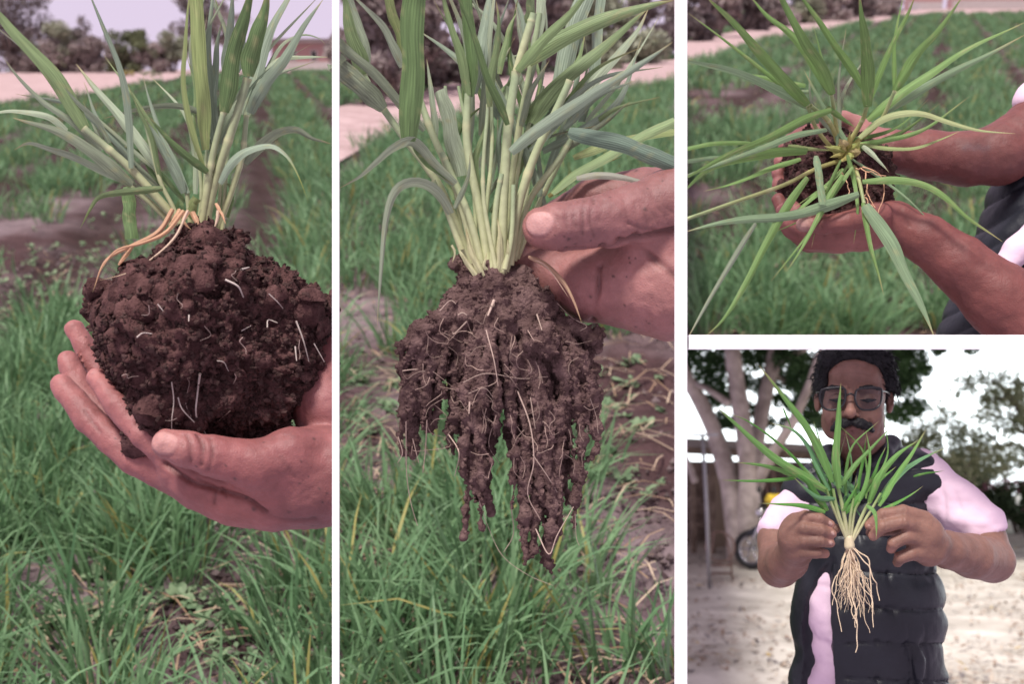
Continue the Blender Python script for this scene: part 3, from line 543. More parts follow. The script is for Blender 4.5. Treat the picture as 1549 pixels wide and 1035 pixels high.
def light_tree():
    d = 18.0; root = empty('feathery_tree', at4(1560, 812, d), (S4.th, 0, 0)); tag(root, 'pale feathery tree with crooked branches at the right of the yard', 'tree'); inv = Matrix.Rotation(-S4.th, 3, 'X'); o = Vector(at4(1560, 812, d))
    def loc(L): return np.array([tuple(inv @ (Vector(at4(x, y, d+q)) - o)) for x, y, q in L])
    w = lambda x: x*d/F; mb = MB()
    for L, r in (([(1562, 815, 0), (1566, 740, 0), (1560, 680, 0), (1550, 640, 0), (1530, 600, 0), (1500, 575, 0)], (12, 10, 8, 6, 4, 2)), ([(1562, 690, 0), (1538, 672, 0), (1515, 676, .1), (1495, 655, .2), (1478, 668, .2)], (4, 3, 2.5, 2, 1)),
                 ([(1556, 660, 0), (1540, 650, -.1), (1535, 640, -.2)], (3, 3, 2)), ([(1530, 600, 0), (1500, 605, 0), (1470, 600, 0)], (3, 2, 1)), ([(1515, 676, .1), (1490, 682, 0), (1460, 680, 0)], (2, 1.5, 1)), ([(1556, 650, 0), (1575, 600, 0), (1600, 560, 0)], (5, 4, 2))):
        P = spline(loc(L), 10); mb.tube(P, [w(x) for x in np.interp(np.linspace(0, 1, 10), np.linspace(0, 1, len(r)), r)], 6)
    mb.build('trunk', M_bark, root, smooth=True); rg = np.random.default_rng(5)
    cs = []; rs = []
    for i in range(60):
        a = rg.random(); x = 1395+190*a; ylo = 715; yhi = 640 - 75*min(1, max(0, (x-1400)/90)); y = yhi + (ylo-yhi)*rg.random()
        cs.append(loc([(x, y, rg.normal(0, .5))])[0]); rs.append(w(16+20*rg.random()))
    for (x, y) in ((1450, 590), (1470, 575), (1500, 570), (1530, 580), (1425, 620), (1545, 600), (1440, 640)): cs.append(loc([(x, y, 0)])[0]); rs.append(w(24))
    link('crown', leaf_cloud(cs, rs, 7500, .04, ((.24, .30, .17), (.46, .50, .30)), rg, gauss=.36), M_crown, root)
light_tree()
bush(S4, 1385, 800, 170, 90, 'olive bush behind the right shoulder of the man', 301, ((.12, .14, .06), (.25, .25, .12)), n=2600, lsz=.06)
bush(S4, 1440, 800, 140, 80, 'dense green bush between the man and the pink flowering bush', 302, ((.07, .12, .05), (.17, .24, .12)), n=2600, lsz=.055)
def flower_bush(px, py, h, wd, label, seed):
    b = bush(S4, px, py, h, wd, label, seed, ((.06, .11, .05), (.16, .22, .11)), n=2400, lsz=.055, name='flowering_bush'); loc, rot, m = S4.stand(px, py); rg = np.random.default_rng(seed)
    cs = [((rg.random()-.5)*wd*m*.9, -wd*m*.25*rg.random(), h*m*(.25+.72*rg.random())) for _ in range(26)]
    link('blossom', leaf_cloud(cs, .09, 340, .04, ((.60, .26, .36), (.75, .45, .52)), rg), M_crown, b)
flower_bush(1485, 806, 105, 80, 'bush with pink blossom at the back right of the yard', 310)
flower_bush(1545, 806, 95, 70, 'second pink blossoming bush at the right edge of the yard', 311)
for i, (x, y, l) in enumerate([(1514, 806, 'orange flower pot at the foot of the pink bushes'), (1484, 804, 'smaller orange flower pot left of the other one under the bushes')]):
    loc, rot, m = S4.stand(x, y); root = empty('flower_pot', loc, rot); tag(root, l, 'flower pot', 'orange flower pots'); r = 9*m*(1-.2*i); mb = MB()
    P = np.array([(0, 0, 0), (0, 0, r*1.5), (0, 0, r*1.51), (0, 0, r*1.9)]); mb.tube(P, (r*.7, r*.95, r*1.1, r*1.1), 16); mb.build('pot', M_orange, root, smooth=False)
    link('plant', leaf_cloud([(0, 0, r*2.6), (r*.5, 0, r*3.2), (-r*.5, 0, r*3)], r*.9, 160, .03, ((.08, .13, .05), (.2, .28, .12)), np.random.default_rng(i)), M_crown, root)
def shed():
    loc, rot, m = S4.stand(1110, 836); root = empty('open_shed', loc, rot); tag(root, 'open fronted shed with flat grey roof behind the old tree', 'shed')
    X = lambda px: (px-1110)*m; Z = lambda py: (836-py)*m
    mb = MB(); mb.box(((X(960)+X(1262))/2, 1.1, Z(690)+.15), (X(1262)-X(960), 3.0, .09), rot=((math.cos(.05), 0, math.sin(.05)), (0, 1, 0), (-math.sin(.05), 0, math.cos(.05)))); mb.build('roof', mat('shed_roof', col=(.30, .27, .25), rough=.8, noise=.3, nscale=3), root)
    mb = MB(); mb.box(((X(960)+X(1250))/2, -.28, Z(699)+.12), (X(1250)-X(960), .07, .10), rot=((math.cos(.05), 0, math.sin(.05)), (0, 1, 0), (-math.sin(.05), 0, math.cos(.05)))); mb.build('beam', M_wood, root)
    mb = MB(); mb.box(((X(960)+X(1245))/2, 2.3, Z(700)/2), (X(1245)-X(960), .1, Z(700))); mb.build('back_wall', M_wood, root)
    mb = MB(); mb.box(((X(1085)+X(1130))/2, .9, Z(720)/2), (X(1130)-X(1085), .1, Z(720))); mb.build('plaster_panel', M_tan, root)
    mb = MB(); mb.box((X(1235), 1.0, Z(700)/2), (.08, 2.4, Z(700))); mb.build('side_wall', M_wood, root)
    for px in (1046, 1075, 1168, 1228):
        mb = MB(); mb.box((X(px), -.2, Z(700)/2), (.07, .07, Z(700))); mb.build('post', M_wood, root)
    for py in (760, 800):
        mb = MB(); mb.box(((X(1040)+X(1075))/2, 1.2, Z(py)), (X(1078)-X(1030), .5, .05)); mb.build('shelf', M_wood, root)
shed()
def metal_pole():
    loc, rot, m = S4.stand(1074, 893); root = empty('metal_pole', loc, rot); tag(root, 'thin grey metal pole with a flat top plate at the left of the yard', 'pole'); mb = MB()
    mb.tube([(0, 0, -.05), (-.02, 0, 120*m), (-.05, 0, 232*m)], 2.6*m, 10); mb.build('shaft', M_steel, root, smooth=True); mb = MB(); mb.box((-.03, 0, 234*m), (40*m, 14*m, 4*m)); mb.build('top_plate', M_steel, root)
metal_pole()
def ladder():
    loc, rot, m = S4.stand(1192, 838); root = empty('ladder', (loc[0], loc[1]-.4, loc[2]), (rot[0]-.12, -.28, 0)); tag(root, 'small wooden ladder leaning against the shed by the motorcycle', 'ladder'); H = 150*m
    for s in (-1, 1):
        mb = MB(); mb.box((s*8*m, 0, H/2), (.03, .035, H)); mb.build('rail', M_rust, root)
    for i in range(7):
        mb = MB(); mb.box((0, -.002, H*(i+.6)/7.3), (15*m, .028, .022)); mb.build('rung', M_rust, root)
ladder()
def ring_stand():
    loc, rot, m = S4.stand(1090, 880); root = empty('wire_stand', loc, rot); tag(root, 'rusty wire stand with hoops beside the metal pole', 'stand'); r = 22*m
    a = np.linspace(0, 2*math.pi, 30)
    for k, (zc, rr, tl) in enumerate(((52*m, r, 0), (24*m, r*.8, 1), (12*m, r*.8, 1))):
        mb = MB(); P = np.stack([np.cos(a)*rr, np.sin(a)*rr*(.35 if tl else .15), zc + (np.sin(a)*rr if not tl else 0*a)], -1); mb.tube(P, .010, 6, False); mb.build('hoop', M_rust, root, smooth=True)
    for x in (-18, 18):
        mb = MB(); mb.tube([(x*m, 0, 0), (x*m*.9, 0, 30*m), (x*m*.5, 0, 72*m)], .010, 6); mb.build('leg', M_rust, root, smooth=True)
ring_stand()
def motorcycle():
    loc, rot, m = S4.stand(1136, 862); root = empty('motorcycle', loc, (rot[0], 0, math.radians(-38))); tag(root, 'dark parked motorcycle with yellow cloth over it near the old tree', 'motorcycle'); k = m*1.0
    R0 = 30*k
    for x in (0, 135*k):
        a = np.linspace(0, 2*math.pi, 26); mb = MB(); mb.tube(np.stack([x+np.cos(a)*R0*.84, 0*a, R0+np.sin(a)*R0*.84], -1), R0*.17, 8, False); t = mb.build('tyre', M_black, root, smooth=True)
        mb = MB(); mb.tube(np.stack([x+np.cos(a)*R0*.68, 0*a, R0+np.sin(a)*R0*.68], -1), R0*.05, 6, False)
        for q in np.arange(6)*math.pi/3: mb.tube([(x, 0, R0), (x+math.cos(q)*R0*.66, 0, R0+math.sin(q)*R0*.66)], R0*.045, 5)
        mb.tube([(x, -R0*.2, R0), (x, R0*.2, R0)], R0*.16, 10); mb.build('rim', M_chrome, t, smooth=True)
    mb = MB()
    for s in (-1, 1): mb.tube([(0, s*R0*.25, R0), (22*k, s*R0*.25, 88*k)], 2.6*k, 8)
    mb.build('fork', M_chrome, root, smooth=True)
    mb = MB(); mb.tube(spline([(24*k, -28*k, 100*k), (22*k, -12*k, 96*k), (22*k, 12*k, 96*k), (24*k, 28*k, 100*k)], 12), 2*k, 8); mb.build('handlebar', M_black, root, smooth=True)
    s = Solid((-10*k, -22*k, 20*k), (165*k, 22*k, 100*k), 2.4*k); s.ell((52*k, 0, 78*k), (26*k, 11*k, 13*k), 2*k); s.cap((40*k, 0, 60*k), (60*k, 0, 40*k), 12*k, 14*k, 6*k); s.cap((70*k, 0, 74*k), (140*k, 0, 80*k), 9*k, 8*k, 5*k); s.cap((10*k, 0, 62*k), (-8*k, 0, 52*k), 6*k, 5*k, 3*k)
    V, Q = s.mesh(); link('body', mesh_np('body', V, Q), M_bike, root)
    s = Solid((60*k, -16*k, 74*k), (160*k, 16*k, 100*k), 2.2*k); s.cap((78*k, 0, 84*k), (140*k, 0, 88*k), 9*k, 8*k, 2*k); V, Q = s.mesh(); link('seat', mesh_np('seat', V, Q), M_black, root)
    s = Solid((0, -14*k, 70*k), (34*k, 14*k, 104*k), 1.6*k); s.ell((13*k, 0, 87*k), (8*k, 9*k, 9*k), 2*k); V, Q = s.mesh(); link('headlight', mesh_np('headlight', V, Q), M_chrome, root)
    for sg in (-1, 1):
        mb = MB(); mb.tube([(24*k, sg*20*k, 99*k), (22*k, sg*24*k, 118*k)], 1.2*k, 6); mb.box((20*k, sg*25*k, 122*k), (2*k, 13*k, 9*k), bev=1*k); mb.build('mirror', M_black, root)
    c = Solid((20*k, -30*k, 70*k), (90*k, 30*k, 135*k), 2.4*k); c.ell((45*k, -4*k, 104*k), (22*k, 22*k, 14*k), 3*k); c.ell((60*k, 4*k, 112*k), (14*k, 16*k, 14*k), 6*k); V, Q = c.mesh(); V = V + normals(V, Q)*(fbm(V*14, 3, 2)*3.5*k)[:, None]
    o = link('yellow_cloth', mesh_np('yellow_cloth', V, Q), M_yellow); o.location = root.location; o.rotation_euler = root.rotation_euler; tag(o, 'crumpled yellow cloth lying over the parked motorcycle', 'cloth')
motorcycle()
# ------------------------------------------------------------------ wheat plants
GM = (.185, .26, .115); GD = (.115, .185, .07); GB = (.235, .30, .215); GP = (.32, .385, .26); GY = (.25, .31, .12); GG = (.21, .25, .165)
def part_np(name, V, Q, m, root, tint=None, strip=None, smooth=True):
    me = mesh_np(name, np.asarray(V) - np.array(root.location if root is not None else (0, 0, 0)), Q, smooth)
    if tint is not None: set_tint(me, tint)
    if strip is not None: set_strip(me, strip)
    return link(name, me, m, root)
def solid_px(S, x0, x1, y0, y1, z0, z1, h):
    c = np.array([S.pt(x, y, z) for x in (x0, x1) for y in (y0, y1) for z in (z0, z1)]); return Solid(c.min(0), c.max(0), h)
LR = np.random.default_rng(77)
def leaf(S, root, pts, w, col=GM, roll=None, tipc=None, fold=.22, blunt=False, twist=None, base=.55, n=26, m=None, name='leaf'):
    C = spline(S.pts(pts), n); t = np.linspace(0, 1, n); q0 = LR.random()*50; C = C + np.stack([vnoise(np.stack([t*3+q0, 0*t, 0*t], 1), k) for k in (1, 2, 3)], 1)*(S.r(w)*.14*np.sin(t*math.pi))[:, None]; T = nrm(np.gradient(C, axis=0)); roll = LR.uniform(-.7, .7) if roll is None else roll; twist = LR.uniform(-.6, .6) if twist is None else twist
    prof = np.minimum(1, base + (1-base)*np.minimum(1, t/.18)**.8)*(np.ones(n) if blunt else np.clip(1-t**1.75, 0, 1)**.92)
    prof = np.maximum(prof*(1+.05*np.sin(t*17+LR.random()*6)), .03); W = S.r(w)*1.12*prof; V = []; ST = []
    view = nrm(C - np.array([0, 0, CAMZ])); us = np.array([-1, -.55, -.12, .12, .55, 1.0])
    for i in range(n):
        sd = np.cross(T[i], view[i]); sd = sd/(np.linalg.norm(sd)+1e-9); fr = np.cross(sd, T[i]); a = roll + twist*t[i]
        s2 = math.cos(a)*sd + math.sin(a)*fr; f2 = -math.sin(a)*sd + math.cos(a)*fr; half = W[i]/2
        for u in us: V.append(C[i] + s2*half*u + f2*half*(fold*2*(abs(u)-.35) + (.05 if abs(u) < .2 else 0))); ST.append((u, t[i]*4, LR.random()*0))
    k = len(us); I = np.arange(n*k).reshape(n, k); Q = np.stack([I[:-1, :-1], I[:-1, 1:], I[1:, 1:], I[1:, :-1]], -1).reshape(-1, 4)
    c = np.array(col)*LR.uniform(.85, 1.15); tt = np.repeat(t, k)[:, None]; ee = np.tile(np.abs(us), n)[:, None]; Tn = np.tile(c, (n*k, 1)); Tn = Tn*(1+.30*np.clip(.25-ee, 0, 1)/.25*.9)
    if tipc is not None: q = np.clip((tt-.62)/.3, 0, 1); Tn = Tn*(1-q) + np.array(tipc)*q
    elif not blunt: t0 = .93 if LR.random() < .6 else LR.uniform(.74, .9); q = np.clip((tt-t0+.10*ee)/(1.02-t0), 0, 1)**1.3*.85; Tn = Tn*(1-q) + np.array((.42, .34, .16))*q
    sp = np.clip((vnoise(np.stack([tt[:, 0]*n*.9, ee[:, 0]*3+LR.random()*90, tt[:, 0]*0], 1), 8)-.55)*4, 0, 1)[:, None]*.5; Tn = Tn*(1-sp) + np.array((.36, .35, .17))*sp
    ST = np.array(ST); ST[:, 2] = LR.random()*9; ST[:, 0] += 0
    return part_np(name, V, Q, m or M_leaf, root, Tn, ST)
def stem(S, root, pts, w0, w1, c0=(.42, .42, .22), c1=(.27, .33, .20), nodes=(1.0,), n=30, name='stem'):
    C = spline(S.pts(pts), n); t = np.linspace(0, 1, n); r = S.r(w0/2)*(1-t) + S.r(w1/2)*t
    r = r*.86
    for q in nodes: r = r*(1+.16*np.exp(-((t-q)/.022)**2))
    V, Q = tube_vf(C, r, 10, False); tt = np.repeat(t, 10)[:, None]; Tn = np.array(c0)*(1-tt)+np.array(c1)*tt
    for q in nodes: g = np.exp(-((tt-q)/.02)**2)*.8; Tn = Tn*(1-g)+np.array((.52, .52, .30))*g
    return part_np(name, V, np.array(Q), M_stem, root, Tn)
def thread(S, root, pts, w0, w1, col, wob=0.0, n=40, name='root', m=None):
    C = spline(S.pts(pts), n); t = np.linspace(0, 1, n)
    if wob: off = np.stack([vnoise(np.stack([t*7+LR.random()*50, 0*t, 0*t], 1), k) for k in (1, 2, 3)], 1)*S.r(wob)*np.minimum(1, t*4)[:, None]; C = C + off
    V, Q = tube_vf(C, S.r(w0/2)*(1-t)+S.r(w1/2)*t, 6, False); k = np.array(col)*LR.uniform(.85, 1.1)
    return part_np(name, V, np.array(Q), m or M_root, root, k)
def scale(L, s, ox, oy): return [tuple([ox+q[0]/s, oy+q[1]/s] + ([q[2]/s] if len(q) > 2 else [])) for q in L]
def ramp(L, a, b):                                      # gives a run of points a steady lean in depth
    k = len(L); return [(q[0], q[1], a+(b-a)*i/(k-1)) for i, q in enumerate(L)]

# plant with the soil clod (left scene)
p1 = empty('wheat_plant', S1.pt(310, 345)); tag(p1, 'tall wheat plant with grey green leaves growing out of the round dark soil clod', 'plant')
z1 = lambda L, a=0, b=0: ramp(scale(L, 3.044, 0, 0), a, b)
for L, a, b, w0, w1, nd in (([(940, 1060), (960, 960), (1000, 800), (1080, 560), (1140, 360)], -10, -10, 17, 14, (.62, 1)), ([(925, 1060), (945, 930), (985, 690), (1030, 515)], -14, -20, 14, 10, (.55, 1)),
        ([(1000, 1060), (1060, 900), (1115, 720), (1125, 640), (1135, 530)], 6, 10, 11, 9, (.5, .72, 1)), ([(830, 1030), (760, 950), (600, 775), (480, 670), (385, 590)], -8, -30, 15, 12, (.5, .72, 1)),
        ([(800, 1040), (700, 940), (590, 850), (480, 740)], 0, -10, 11, 9, (.55, 1)), ([(830, 1030), (790, 940), (740, 840), (690, 650), (665, 550)], -20, -20, 8, 6, (.5, 1)), ([(880, 1050), (860, 890), (850, 850)], 5, 5, 10, 7, (1,))):
    stem(S1, p1, z1(L, a, b), w0, w1, nodes=nd)
for L, a, b, w, c, kw in (
    ([(390, 590), (230, 330), (0, 80), (-80, -20)], -30, -90, 23, GM, {}), ([(500, 660), (450, 570), (360, 490), (150, 270), (0, 140), (-60, 90)], -18, -60, 15, GP, {'roll': .9}),
    ([(470, 690), (340, 570), (200, 470), (90, 360), (15, 262)], -10, -60, 10, GP, {}), ([(610, 850), (480, 740), (300, 620), (60, 542)], -20, -110, 22, GG, {'roll': -.5}),
    ([(310, 600), (230, 540), (100, 515), (0, 512), (-60, 530)], -50, -110, 13, GP, {}), ([(580, 845), (460, 790), (350, 735), (230, 690), (130, 660), (65, 690)], 0, -70, 14, GP, {'roll': .8}),
    ([(602, 775), (590, 560), (560, 380), (520, 240), (470, 110), (420, -10), (400, -60)], -30, -60, 12, GB, {'roll': .5}), ([(585, 860), (595, 950), (608, 1100)], -30, -45, 17, GD, {'blunt': True, 'roll': .2}),
    ([(750, 868), (640, 878), (540, 885), (460, 905), (420, 960), (370, 1050)], -40, -90, 11, GM, {'tipc': (.2, .27, .09)}), ([(720, 770), (620, 630), (520, 500), (420, 380), (350, 293)], 10, 40, 17, GP, {}),
    ([(745, 850), (700, 640), (640, 500), (588, 385)], -20, -50, 8, GM, {}), ([(865, 890), (810, 760), (740, 620), (690, 470), (658, 350)], 0, 30, 9, GB, {}), ([(845, 890), (800, 790), (740, 680), (690, 590), (655, 540)], 0, -30, 17, GB, {'roll': .6}),
    ([(850, 930), (730, 790), (620, 690), (550, 690), (480, 740)], 20, 60, 9, GD, {}), ([(950, 530), (860, 500), (760, 488), (640, 500), (560, 525), (478, 545)], 30, 70, 11, GG, {}),
    ([(955, 795), (880, 740), (800, 670), (740, 600), (690, 540)], -30, -60, 13, GD, {'roll': .5}), ([(935, 770), (870, 560), (840, 350), (848, 170), (868, 0), (880, -60)], -30, -70, 13, GY, {'roll': .8}),
    ([(945, 690), (930, 470), (915, 260), (900, 0), (896, -80)], -10, -10, 19, GY, {'blunt': True}), ([(985, 655), (960, 430), (962, 240), (978, 0), (984, -60)], 10, 30, 13, GB, {}), ([(1000, 640), (985, 430), (1000, 230), (1025, 85)], 20, 50, 18, GB, {}),
    ([(1030, 515), (1065, 330), (1110, 130), (1150, -20), (1170, -100)], -25, -60, 25, GD, {'roll': .25}), ([(1145, 350), (1170, 200), (1215, 40), (1240, -60)], -25, -50, 26, GD, {'roll': -.25}),
    ([(1130, 530), (1180, 330), (1240, 140), (1330, -20), (1370, -90)], 30, 60, 22, GB, {'roll': .4}), ([(1150, 520), (1215, 380), (1310, 260), (1400, 110), (1490, -8)], 10, 10, 20, GB, {'roll': .3}),
    ([(1175, 460), (1240, 290), (1310, 190), (1400, 155), (1470, 175), (1500, 205)], 40, 80, 12, GG, {'roll': .9}), ([(1210, 330), (1300, 270), (1400, 262), (1510, 262)], 40, 60, 11, GP, {'roll': .6}),
    ([(1012, 845), (1060, 750), (1130, 690), (1240, 670), (1320, 720), (1375, 810), (1418, 925)], -40, -110, 15, GB, {'tipc': (.33, .36, .06), 'roll': .5, 'twist': .9}), ([(1130, 755), (1200, 680), (1280, 620), (1370, 603), (1440, 640), (1524, 662)], 20, 0, 17, GG, {'roll': -.5}),
    ([(1040, 350), (1055, 180), (1070, 0), (1075, -60)], 20, 40, 18, GB, {}), ([(1090, 330), (1120, 150), (1140, 0), (1150, -60)], 30, 40, 16, GB, {}), ([(905, 700), (890, 560), (900, 420), (860, 250)], 30, 60, 8, GM, {}),
    ([(1040, 1000), (1060, 900), (1050, 850), (1020, 850)], 20, 10, 14, GM, {}), ([(890, 1010), (885, 950), (905, 912)], -20, -30, 12, GY, {'blunt': True}), ([(760, 870), (700, 800), (640, 700), (560, 670)], 30, 60, 8, GD, {})):
    leaf(S1, p1, z1(L, a, b), w, c, **kw)
DRY = (.60, .35, .21); DRY2 = (.66, .49, .36)
for L, a, b, w in (([(262, 316), (240, 350), (200, 372), (160, 395), (140, 442)], -70, -130, 7), ([(278, 318), (250, 352), (215, 368), (175, 380), (150, 412)], -80, -140, 6), ([(285, 318), (262, 362), (205, 408), (150, 425)], -80, -150, 4), ([(272, 316), (262, 330), (254, 342)], -50, -60, 10),
                   ([(283, 318), (276, 335), (290, 348)], -55, -60, 9), ([(290, 320), (297, 336), (300, 350)], -50, -60, 8), ([(325, 308), (335, 325), (342, 340)], -40, -50, 6), ([(330, 318), (328, 335), (322, 348)], -45, -50, 5), ([(200, 372), (180, 400), (196, 385)], -100, -110, 6)):
    leaf(S1, p1, ramp(L, a, b), w, DRY if w > 5 else DRY2, fold=.5, name='dry_leaf', m=None, base=.8)

XR = np.random.default_rng(5)
def extra(S, root, n, bx, by, spread, length, wid, cols, dz, up=1.0):
    for i in range(n):
        a = XR.uniform(*spread); Ln = XR.uniform(*length); x0, y0 = XR.uniform(*bx), XR.uniform(*by); bend = XR.uniform(-.3, .3); z = XR.uniform(*dz); pts = []
        for t in (0, .3, .6, 1): an = a + bend*t*t*1.6; pts.append((x0+Ln*t*math.sin(an), y0-Ln*t*math.cos(an)*up, z+XR.uniform(-20, 20)*t))
        leaf(S, root, pts, XR.uniform(*wid), cols[XR.integers(len(cols))])
extra(S1, p1, 11, (295, 335), (200, 300), (-.45, .5), (150, 330), (6, 13), (GM, GB, GP, GG), (20, 70)); extra(S1, p1, 6, (200, 270), (240, 300), (-1.2, -.5), (120, 240), (6, 11), (GM, GB, GG), (10, 50))
for k in range(5): stem(S1, p1, ramp([(300+9*k, 348), (302+11*k+XR.uniform(-6, 6), 290), (304+13*k+XR.uniform(-12, 12), 225)], 5, 15), 8, 6, nodes=(.8,))
# plant held by its stem (middle scene)
p2 = empty('wheat_plant', S2.pt(735, 415)); tag(p2, 'thick bunch of pale wheat stems above the hanging muddy roots', 'plant')
z2 = lambda L, a=0, b=0: ramp(scale(L, 3.043, 514, 0), a, b)
YB = (.52, .53, .30)
for L, a, b, w0, w1, nd in (([(690, 1260), (650, 1000), (585, 660), (590, 440), (596, 380)], -20, -20, 17, 12, (.68, 1)), ([(745, 1260), (750, 1000), (775, 580), (812, 330)], -26, -30, 19, 15, (.72, 1)), ([(812, 330), (850, 200), (880, 100), (890, 60)], -30, -32, 14, 14, (.8,)),
        ([(640, 1255), (540, 880), (420, 600), (350, 400)], -8, -10, 15, 11, (.45, .75, 1)), ([(610, 1220), (450, 840), (300, 640), (200, 500)], 6, 0, 15, 12, (.5, 1)), ([(200, 500), (150, 420), (110, 345)], 0, -10, 11, 12, (1,)), ([(660, 1250), (600, 1010), (500, 770), (470, 700)], -22, -26, 14, 11, (.9,)),
        ([(780, 1220), (820, 960), (895, 720), (1000, 500), (1060, 370)], -20, -30, 17, 13, (.45, 1)), ([(800, 1200), (870, 930), (1010, 730), (1075, 620)], 0, 0, 13, 10, (.5, .85)), ([(815, 1190), (930, 910), (1065, 640)], 15, 20, 11, 9, (.55, 1)),
        ([(720, 1250), (660, 880), (682, 480)], -35, -36, 9, 6, (.55, 1)), ([(700, 1250), (720, 940), (745, 800)], -30, -34, 12, 9, (.9,)), ([(770, 1230), (790, 860), (830, 560), (880, 300), (920, 60)], 10, 10, 13, 10, (.5, .8)), ([(760, 1240), (790, 1100), (800, 850)], -35, -36, 10, 8, ()), ([(560, 1150), (500, 990), (430, 830)], -10, -16, 12, 8, (1,))):
    stem(S2, p2, z2(L, a, b), w0, w1, c0=YB, c1=(.31, .40, .23), nodes=nd)
for L, a, b, w, c, kw in (
    ([(315, 650), (322, 470), (332, 250), (345, 0), (350, -80)], -90, -120, 30, GD, {'blunt': True, 'roll': .1, 'twist': .1}), ([(110, 345), (80, 250), (50, 120), (15, -10), (0, -60)], -10, -50, 26, GM, {'roll': .3}),
    ([(130, 340), (110, 180), (60, 40), (30, -40)], 0, -30, 12, GP, {'blunt': True}), ([(285, 310), (240, 210), (190, 110), (130, 40), (70, -10), (20, -40)], -20, -60, 17, GP, {'roll': .6}), ([(205, 500), (110, 400), (0, 300), (-12, 290)], -20, -70, 26, GG, {'blunt': True, 'roll': -.3}),
    ([(390, 600), (280, 480), (140, 330), (20, 220), (-12, 190)], -10, -60, 13, GG, {'blunt': True}), ([(300, 320), (275, 180), (240, 60), (215, -40)], -20, -40, 15, GY, {'blunt': True}),
    ([(510, 985), (470, 920), (420, 870), (350, 845), (285, 855), (245, 900), (215, 1010), (195, 1200), (180, 1400), (172, 1505)], -50, -150, 17, GP, {'roll': .4, 'twist': .6}),
    ([(530, 850), (430, 760), (370, 680), (330, 655), (250, 685), (170, 745), (90, 815), (-5, 868)], -50, -140, 19, GP, {'roll': .5, 'twist': .3}), ([(340, 650), (400, 740), (470, 800), (520, 850)], -70, -50, 13, GD, {}),
    ([(590, 440), (560, 300), (520, 150), (475, -10), (460, -60)], -25, -60, 15, GM, {'roll': .5}), ([(600, 445), (602, 280), (590, 120), (575, -30)], -22, -40, 17, GD, {'blunt': True, 'roll': .5}), ([(610, 430), (640, 260), (665, 130), (690, -10), (700, -70)], 0, 20, 22, GB, {'roll': .3}),
    ([(772, 575), (735, 480), (685, 370), (640, 240), (590, 100), (545, -10), (520, -80)], -60, -120, 12, GD, {'roll': .3}), ([(690, 490), (700, 350), (722, 200), (735, 100), (720, 5)], -40, -60, 13, GM, {}), ([(735, 340), (755, 220), (780, 130), (818, 48)], 0, 10, 10, GM, {}), ([(822, 330), (838, 200), (828, 120), (808, 18)], -20, -40, 11, GP, {}),
    ([(870, 110), (885, 40), (895, -60)], -30, -40, 18, GM, {'blunt': True}), ([(895, 290), (915, 120), (930, -30)], 10, 10, 13, GP, {'blunt': True}), ([(815, 325), (880, 245), (960, 165), (1060, 70), (1130, -20), (1170, -80)], -40, -80, 17, GM, {'roll': .4}),
    ([(865, 285), (960, 210), (1100, 140), (1280, 70), (1440, 20), (1535, 0)], -30, -60, 26, GM, {'roll': .2}), ([(880, 565), (950, 440), (1050, 340), (1200, 220), (1330, 110), (1425, 35)], 0, -10, 26, GM, {'roll': .5}), ([(985, 525), (1020, 360), (1060, 190), (1100, 50), (1140, -40)], 30, 50, 25, GB, {'blunt': True}),
    ([(1090, 470), (1180, 360), (1290, 240), (1370, 130), (1420, 40)], 40, 60, 20, GP, {'roll': .6}), ([(1130, 560), (1250, 420), (1350, 270), (1480, 60)], 60, 100, 9, GP, {}), ([(787, 700), (880, 620), (1000, 530), (1150, 435), (1320, 335), (1450, 250), (1532, 192)], -70, -110, 19, GB, {'roll': .2}),
    ([(1052, 605), (1150, 625), (1300, 660), (1430, 710), (1545, 765)], -50, -70, 22, (.13, .19, .14), {'blunt': True, 'roll': .3}), ([(975, 890), (1080, 800), (1250, 715), (1400, 620), (1545, 555)], 0, 10, 15, GM, {'blunt': True, 'roll': .7}), ([(1075, 725), (1200, 680), (1330, 640), (1545, 600)], 20, 40, 15, GY, {'blunt': True, 'roll': .5}),
    ([(1090, 820), (1180, 805), (1300, 815), (1420, 845), (1525, 858)], -40, -50, 11, (.36, .38, .30), {'roll': .4}), ([(960, 905), (1040, 850), (1120, 790), (1300, 720)], 10, 10, 10, (.42, .40, .14), {}), ([(560, 810), (520, 660), (480, 520), (455, 415)], -10, -10, 24, GP, {'blunt': True, 'roll': .2, 'base': .8}),
    ([(440, 640), (430, 520), (415, 370), (400, 270)], -5, -10, 12, GP, {}), ([(735, 430), (800, 350), (840, 300)], 20, 40, 7, GD, {}), ([(495, 755), (540, 640), (580, 560), (690, 460)], 10, 20, 9, GD, {}), ([(835, 580), (870, 460), (920, 350), (965, 275)], 0, 0, 11, GP, {}),
    ([(530, 960), (590, 820), (600, 700)], -40, -45, 10, GP, {}), ([(870, 520), (960, 420), (1090, 290), (1130, 150)], 20, 30, 20, GM, {'roll': .6}), ([(1110, 560), (1160, 330), (1180, 130), (1200, -40)], 60, 80, 20, GB, {'blunt': True}), ([(640, 900), (620, 760), (670, 600), (690, 480)], -10, 0, 12, GM, {})):
    leaf(S2, p2, z2(L, a, b), w, c, **kw)
extra(S2, p2, 26, (690, 830), (150, 330), (-.55, .75), (140, 330), (7, 15), (GM, GB, GP, GD, GG), (10, 70)); extra(S2, p2, 8, (800, 860), (180, 280), (.5, 1.2), (120, 230), (8, 15), (GM, GB, GG), (0, 50))
